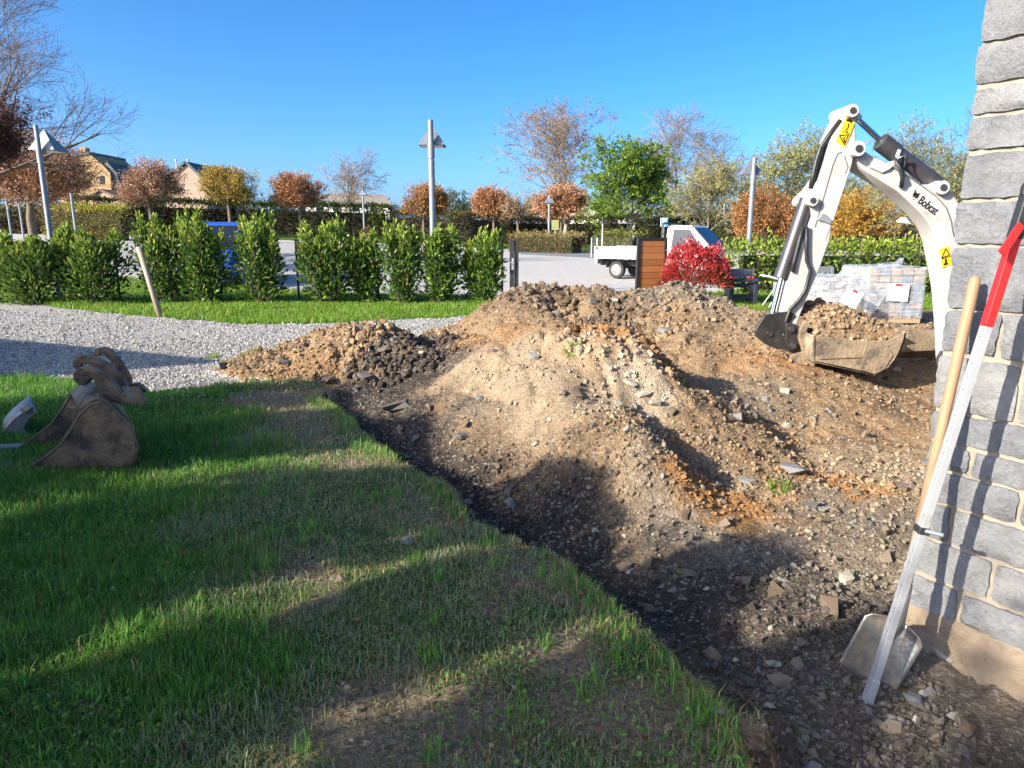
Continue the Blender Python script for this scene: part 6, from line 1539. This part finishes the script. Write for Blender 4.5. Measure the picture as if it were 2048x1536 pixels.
MB().bar(P0[0] + [-0.02, 0.0, 0.01], P0[0] + EV + [-0.02, 0, 0.01], 0.16, 0.03).build("cutting_edge", M_BARE, lb, bevel=0.004)
MB().box(P0[0] + EV * 0.8 + [0.05, 0, 0.03], (0.20, 0.10, 0.05), Matrix.Rotation(0.2, 3, 'Z')).build("tooth", M_BARE, lb, bevel=0.006)
for yy, pts in ((4.82, [(1340, 640), (1330, 590), (1200, 450), (1080, 350), (960, 315), (860, 320), (800, 385), (800, 450), (850, 510), (920, 520), (1010, 440), (1050, 520), (900, 730), (1120, 670), (1340, 730)]),
                (5.00, [(1420, 640), (1400, 530), (1330, 420), (1200, 290), (1060, 215), (950, 178), (860, 188), (800, 240), (795, 310), (830, 345), (872, 330), (890, 285), (960, 278), (1060, 330), (1180, 460), (1240, 640)]),
                (5.20, [(1440, 640), (1425, 430), (1330, 270), (1210, 130), (1120, 92), (1050, 110), (1010, 170), (1020, 208), (1072, 190), (1105, 165), (1160, 195), (1260, 310), (1330, 480), (1330, 640)])):
    MB().prism(poly(c6(pts), yy), (0, 0.04, 0)).build("hitch_ear", M_RUSTY, lb, bevel=0.006)
for yy, pts in ((4.80, [(1330, 610), (1420, 545), (1490, 530), (1540, 610), (1585, 690), (1565, 780), (1500, 705), (1400, 735), (1330, 720)]), (5.15, [(1400, 500), (1500, 488), (1560, 520), (1598, 580), (1570, 605), (1530, 572), (1480, 570), (1400, 600)])):
    MB().prism(poly(c6(pts), yy), (0, 0.04, 0)).build("hitch_hook", M_RUSTY, lb, bevel=0.006)
a = AT(*c6([(1440, 620)])[0], 4.79); MB().tube([[a[0], 4.79, a[2]], [a[0] - 0.25, 5.14, a[2]]], 0.022, 10).build("pin", M_BARE, lb)
y0, y1 = 5.42, 5.75
SIDE = c6([(10, 1060), (60, 960), (150, 860), (345, 700), (390, 775), (300, 860), (250, 960), (330, 1130), (230, 1190), (60, 1150)])
P0 = poly(SIDE, y0); P0[:, 2] -= 0.03; b = np.array([P0[:, 0].mean(), (y0 + y1) / 2, 0]); lb = empty("narrow_bucket", b, "small pale grey trenching bucket behind the rusty bucket", "bucket")
MB().prism(P0, (0, 0.02, 0)).build("side_plate", M_BARE, lb, bevel=0.005); EV = np.array([-0.25, y1 - y0, 0.0]); MB().prism(P0 + EV, (0, 0.02, 0)).build("side_plate", M_BARE, lb, bevel=0.005)
sh = P0[[3, 2, 1, 0, 9, 8, 7]]; n = len(sh); w_ = EV + [0, 0.02, 0]; m = MB(); m.add(np.vstack([sh, sh + w_]), [[[i, i + 1, n + i + 1, n + i] for i in range(n - 1)]])
o = m.build("shell", M_BARE, lb, smooth=True); so = o.modifiers.new("thick", 'SOLIDIFY'); so.thickness = 0.016; so.offset = 0
pp = poly(c6([(300, 760)]), y0 - 0.01)[0]; MB().box(pp, (0.10, 0.03, 0.05), Matrix.Rotation(-0.6, 3, 'Y')).build("hitch_lug", M_BARE, lb, bevel=0.006)

# ------------------------------------------------------------------ stone wall of the house
WC = np.array([1.81, 2.96]); WD = nrm(np.array([0.55, -0.835])); WN = np.array([WD[1], -WD[0]]); WB = -WN
def wp3(t, n, z): p = WC + WD * t + WN * n; return np.array([p[0], p[1], z])
hw_ = empty("stone_house", wp3(2, -2, -0.3), "house corner of rough grey squared stone with sandy joints at right", "building")
M_MORT = mat("sandy_mortar", (0.31, 0.275, 0.225), (0.25, 0.22, 0.18), 12, 0.95, 0.5, 60, 0, 0.2)
M_PLINTH = mat("rough_plinth_render", (0.27, 0.21, 0.15), (0.20, 0.155, 0.11), 7, 0.95, 0.8, 25, 0, 0.2, c3=(0.26, 0.20, 0.14), s3=5, t3=(0.55, 0.7))
def stonewall_mat():
    m, nt, b = _nodes("grey_bluestone"); co = coordo(nt); oi = nt.nodes.new("ShaderNodeObjectInfo")
    n1 = noise(nt, 7, 8, 0.7, co); n2 = noise(nt, 55, 5, 0.7, co)
    c = mixc(nt, ramp(nt, n1.outputs[0], 0.3, 0.7), (0.175, 0.180, 0.190), (0.300, 0.304, 0.310))
    c = mixc(nt, ramp(nt, oi.outputs["Random"], 0.93, 0.97), c, (0.25, 0.215, 0.175))
    c = mixc(nt, ramp(nt, oi.outputs["Random"], 0.0, 0.7), mixc(nt, 1.0, c, (0.82, 0.84, 0.88), 'MULTIPLY'), mixc(nt, 1.0, c, (1.15, 1.14, 1.12), 'MULTIPLY'))
    c = mixc(nt, ramp(nt, n2.outputs[0], 0.3, 0.7), mixc(nt, 1.0, c, (0.8, 0.8, 0.8), 'MULTIPLY'), c)
    nt.links.new(c, b.inputs["Base Color"]); b.inputs["Roughness"].default_value = 0.85; b.inputs["Specular IOR Level"].default_value = 0.3
    k = bump(nt, b, n1.outputs[0], 1.0, 0.05); bump(nt, b, n2.outputs[0], 0.7, 0.010, k)
    return m
M_BSTONE = stonewall_mat()
B0 = [wp3(0.006, -0.009, -0.5), wp3(6, -0.009, -0.5), wp3(6, -5, -0.5), wp3(0.012, -5, -0.5)]
MB().prism(B0[::-1] if False else B0, (0, 0, 4.2)).build("mortar_core", M_MORT, hw_)
rng = np.random.default_rng(8)
ZL = [-0.06, 0.10, 0.28, 0.45, 0.60, 0.72, 0.86, 1.10, 1.29, 1.55, 1.72, 1.91, 2.04, 2.15, 2.31, 2.56, 2.75, 2.95, 3.15, 3.35, 3.6]
FIRST = {14: 0.52, 13: 0.55, 12: 0.30, 11: 0.55, 10: 0.24, 9: 0.55, 8: 0.60, 7: 0.20, 6: 0.30, 5: 0.50, 4: 0.16, 3: 0.36, 2: 0.12, 1: 0.30, 0: 0.20}
def wall_stone(t0, t1, z0, z1, parent):
    nu, nv = max(4, int((t1 - t0) / 0.026)), max(4, int((z1 - z0) / 0.026)); V = []
    j = rng.normal(size=4) * 0.004
    base = rng.uniform(0.0, 0.012); sd = rng.random() * 50
    for i in range(nu + 1):
        for k in range(nv + 1):
            u, v = i / nu, k / nv
            e = min(min(u, 1 - u) * (t1 - t0), min(v, 1 - v) * (z1 - z0))
            t = t0 + (t1 - t0) * u + j[0] * (1 - u) * v + j[1] * u * v + (0.0025 * rng.normal() if 0 < k < nv else 0)
            z = z0 + (z1 - z0) * v + j[2] * u + j[3] * v * (1 - u) + (0.0022 * rng.normal() if 0 < i < nu else 0)
            if i in (0, nu) and k in (0, nv): t += (0.004 if i == 0 else -0.004); z += (0.003 if k == 0 else -0.003)
            n = base * 0.5 + 0.008 + float(0.028 * fbm(np.array([t * 1.0]), np.array([z]), 8, 3, sd)[0]) * min(0.3 + e / 0.02, 1) if e > 0 else 0.004 + 0.004 * rng.normal()
            V.append(wp3(t, n, z))
    q = [[i * (nv + 1) + k, (i + 1) * (nv + 1) + k, (i + 1) * (nv + 1) + k + 1, i * (nv + 1) + k + 1] for i in range(nu) for k in range(nv)]
    # sides back into the joint
    ed = [i * (nv + 1) for i in range(nu + 1)] + [nu * (nv + 1) + k for k in range(1, nv + 1)] + [i * (nv + 1) + nv for i in range(nu - 1, -1, -1)] + [k for k in range(nv - 1, 0, -1)]
    n0 = len(V); V += [V[i] + np.array([*(WB * 0.06), 0]) for i in ed]; L = len(ed)
    q2 = [[ed[a], n0 + a, n0 + (a + 1) % L, ed[(a + 1) % L]] for a in range(L)]
    m = MB(); m.add(V, [np.array(q), np.array(q2)])
    return m.build("stone", M_BSTONE, parent, smooth=None)
for r in range(len(ZL) - 1):
    t = rng.uniform(-0.004, 0.004); k = 0
    while t < 1.5:
        ln = FIRST.get(r, rng.uniform(0.22, 0.5)) if k == 0 else rng.uniform(0.2, 0.46)
        jt = rng.uniform(0.012, 0.024)
        wall_stone(t, t + ln, ZL[r] + jt * 0.6, ZL[r + 1] - jt * 0.4, hw_); t += ln + 0.020; k += 1
# render plinth at the foot
V = []; nt_, nz_ = 60, 10
for i in range(nt_ + 1):
    for k in range(nz_ + 1):
        t = -0.03 + i / nt_ * 2.2; v = k / nz_; z = -0.42 + v * (0.38 + 0.02 * math.sin(t * 9) + 0.014 * rng.normal())
        V.append(wp3(t, 0.055 * (1 - v) + 0.006 + 0.006 * rng.normal() - (0.04 if v == 1 else 0), z))
MB().add(V, [np.array([[i * (nz_ + 1) + k, (i + 1) * (nz_ + 1) + k, (i + 1) * (nz_ + 1) + k + 1, i * (nz_ + 1) + k + 1] for i in range(nt_) for k in range(nz_)])]).build("plinth", M_PLINTH, hw_, smooth=True)

# ------------------------------------------------------------------ spade and levelling staff leaning on the wall
top = AT(1952, 552, 2.80); neck = AT(1797, 1240, 2.70); zg0 = tz(1.45, 2.6)
bot = ATZ(1730, 1355, zg0 + 0.005)
sp = empty("spade", bot, "long-handled spade leaning against the stone wall", "spade")
M_ASH = wood_mat("ash_handle", (0.44, 0.285, 0.165), (0.36, 0.22, 0.12), (16, 16, 1.2))
hd = nrm(top - neck); e = neck - hd * 0.02
MB().tube([e, neck + (top - neck) * 0.3, neck + (top - neck) * 0.65, top - hd * 0.03, top - hd * 0.008, top], [0.020, 0.0205, 0.021, 0.0215, 0.018, 0.006], 16).build("handle", M_ASH, sp, smooth=True)
ba = nrm(bot - neck); side = nrm(np.cross(ba, np.array([WN[0], WN[1], 0.0]))); side = nrm(AT(1776, 1392, bot[1]) - AT(1682, 1318, bot[1] + 0.10)); side = nrm(side - ba * (side @ ba)); fr = np.cross(side, ba)
if fr[1] > 0: fr = -fr
Lb = np.linalg.norm(bot - neck) + 0.02; V = []; nu, nv = 16, 14
M_SPADE = mat("spade_steel", (0.25, 0.25, 0.25), (0.19, 0.185, 0.18), 7, 0.35, 0.12, 30, 0.6, c3=(0.44, 0.36, 0.26), s3=6, t3=(0.48, 0.62))
for k in range(nv + 1):
    v = k / nv; hwid = 0.118 * (1 - max(0, (0.16 - v) / 0.16) ** 2.2 * 0.62) * (1 - max(0, (v - 0.90) / 0.10) ** 2 * 0.12)
    for i in range(nu + 1):
        u = 2 * i / nu - 1
        V.append(neck + ba * (Lb * v - 0.0) + side * hwid * u + fr * (0.028 * u * u - 0.010 + 0.012 * v) - ba * 0.02 * (1 - u * u) * 0 + ba * (-0.018 * u * u if v > 0.9 else 0))
o = MB().add(V, [np.array([[k * (nu + 1) + i, k * (nu + 1) + i + 1, (k + 1) * (nu + 1) + i + 1, (k + 1) * (nu + 1) + i] for k in range(nv) for i in range(nu)])]).build("blade", M_SPADE, sp, smooth=True)
so = o.modifiers.new("thick", 'SOLIDIFY'); so.thickness = 0.003
MB().tube([neck + ba * 0.14 + fr * 0.004, neck + ba * 0.05 + fr * 0.012, neck + fr * 0.006, neck + hd * 0.16], [0.006, 0.020, 0.025, 0.0235], 14).build("socket", M_SPADE, sp, smooth=True)
zg1 = tz(1.40, 2.50)
fb = ATZ(1733, 1408, zg1 + 0.0); ft = AT(2043, 432, 2.56)
sf = empty("measuring_staff", fb, "aluminium measuring staff with red upper end leaning on the wall in front of the spade", "measuring staff")
M_ALU = mat("aluminium_staff", (0.60, 0.62, 0.64), (0.52, 0.54, 0.56), 8, 0.35, 0.05, 40, 0.5, c3=(0.45, 0.40, 0.33), s3=5, t3=(0.58, 0.72))
M_RED = mat("red_paint", (0.62, 0.02, 0.02), (0.55, 0.02, 0.02), 6, 0.35)
up = np.array([WN[0], WN[1], 0.0]); d = nrm(ft - fb); Lf = np.linalg.norm(ft - fb)
sd_ = nrm(np.cross(d, up)); upv = np.cross(sd_, d)
# turn the section so that a corner faces the camera
rot = math.radians(38); up2 = upv * math.cos(rot) + sd_ * math.sin(rot) * (1 if sd_[0] < 0 else -1)
tr_ = 0.80
MB().bar(fb, fb + d * Lf * tr_, 0.036, 0.030, up2).build("staff", M_ALU, sf, bevel=0.003)
MB().bar(fb + d * Lf * tr_, fb + d * (Lf + 0.02), 0.037, 0.031, up2).build("red_section", M_RED, sf, bevel=0.003)
MB().bar(fb - d * 0.005, fb + d * 0.12, 0.040, 0.034, up2).build("foot_sleeve", M_ALU, sf, bevel=0.003)
s2_ = nrm(np.cross(d, up2)); u2_ = np.cross(s2_, d); fc = u2_ if (u2_ @ np.array([-1, -0.4, 0])) > 0 else -u2_
alt = s2_ if (s2_ @ np.array([-1, -0.6, 0])) > 0 else -s2_
m = MB()
face, hwf, acr = (fc, 0.0152, alt)
for k in range(150):
    p = fb + d * (0.14 + k * 0.010) + face * hwf; ln = 0.014 if k % 10 == 0 else (0.010 if k % 5 == 0 else 0.006)
    a = p + acr * 0.017; m.bar(a, a - acr * ln, 0.0012, 0.0016, d)
m.build("scale_marks", M_INK, sf)
cl = AT(1853, 1052, 2.62); tcl = (cl - fb) @ d; cl = fb + d * tcl
sl = MB().bar(cl - d * 0.014, cl + d * 0.014, 0.050, 0.044, up2).build("clamp", M_BLACK, sf, bevel=0.004)
MB().tube([cl - alt * 0.0 + fc * 0.02 + np.array([0.02, -0.02, 0]), cl + np.array([0.055, -0.045, -0.004])], 0.009, 10).build("knob", M_METAL, sl)
hd_ = fb + d * (Lf + 0.02)
MB().bar(hd_ - d * 0.10, hd_ + d * 0.06, 0.044, 0.04, up2).build("head_clamp", M_BLACK, sf, bevel=0.006)
MB().tube([hd_ + d * 0.05, hd_ + d * 0.075, hd_ + d * 0.11], [0.026, 0.03, 0.02], 10).build("knob", M_BLACK, sf)
MB().bar(hd_ - d * 0.05 - np.array([0.005, 0.02, 0]), hd_ - d * 0.12 + np.array([-0.075, -0.06, -0.03]), 0.03, 0.012, (0, -1, 0)).build("lever", M_RED, sf, bevel=0.004)

# ------------------------------------------------------------------ garden shed out of frame at left: its lean-to roof shades the gravel
S0 = -5.4
pa, pb = sun_plan(-14.2, S0), sun_plan(-9.55, S0); bk_ = sun_plan(0, S0 - 2.4) - sun_plan(0, S0)
h0, h1 = (-1.3 - S0) * TE, (1.70 - S0) * TE
sd = empty("garden_shed", (*((pa + pb) / 2 + bk_ / 2), 0), "timber garden shed with sloping roof beyond the left edge", "shed")
A = [[*pa, -0.1], [*pb, -0.1], [*pb, h1 - 0.08], [*pa, h0 - 0.08]]
MB().prism(A, (*bk_, 0)).build("wall", wood_mat("shed_boards", (0.20, 0.14, 0.09), (0.14, 0.10, 0.065)), sd)
e = nrm(np.array([*(pb - pa), h1 - h0]))
A = [np.array([*pa, h0 - 0.06]) - e * 0.1, np.array([*pb, h1 - 0.06]) + e * 0.08, np.array([*pb, h1]) + e * 0.08, np.array([*pa, h0]) - e * 0.1]
o = MB().prism(np.array(A) - np.array([*(bk_ * 0.04), 0]), (*(bk_ * 1.08), 0)).build("roof", M_SLATE, sd)
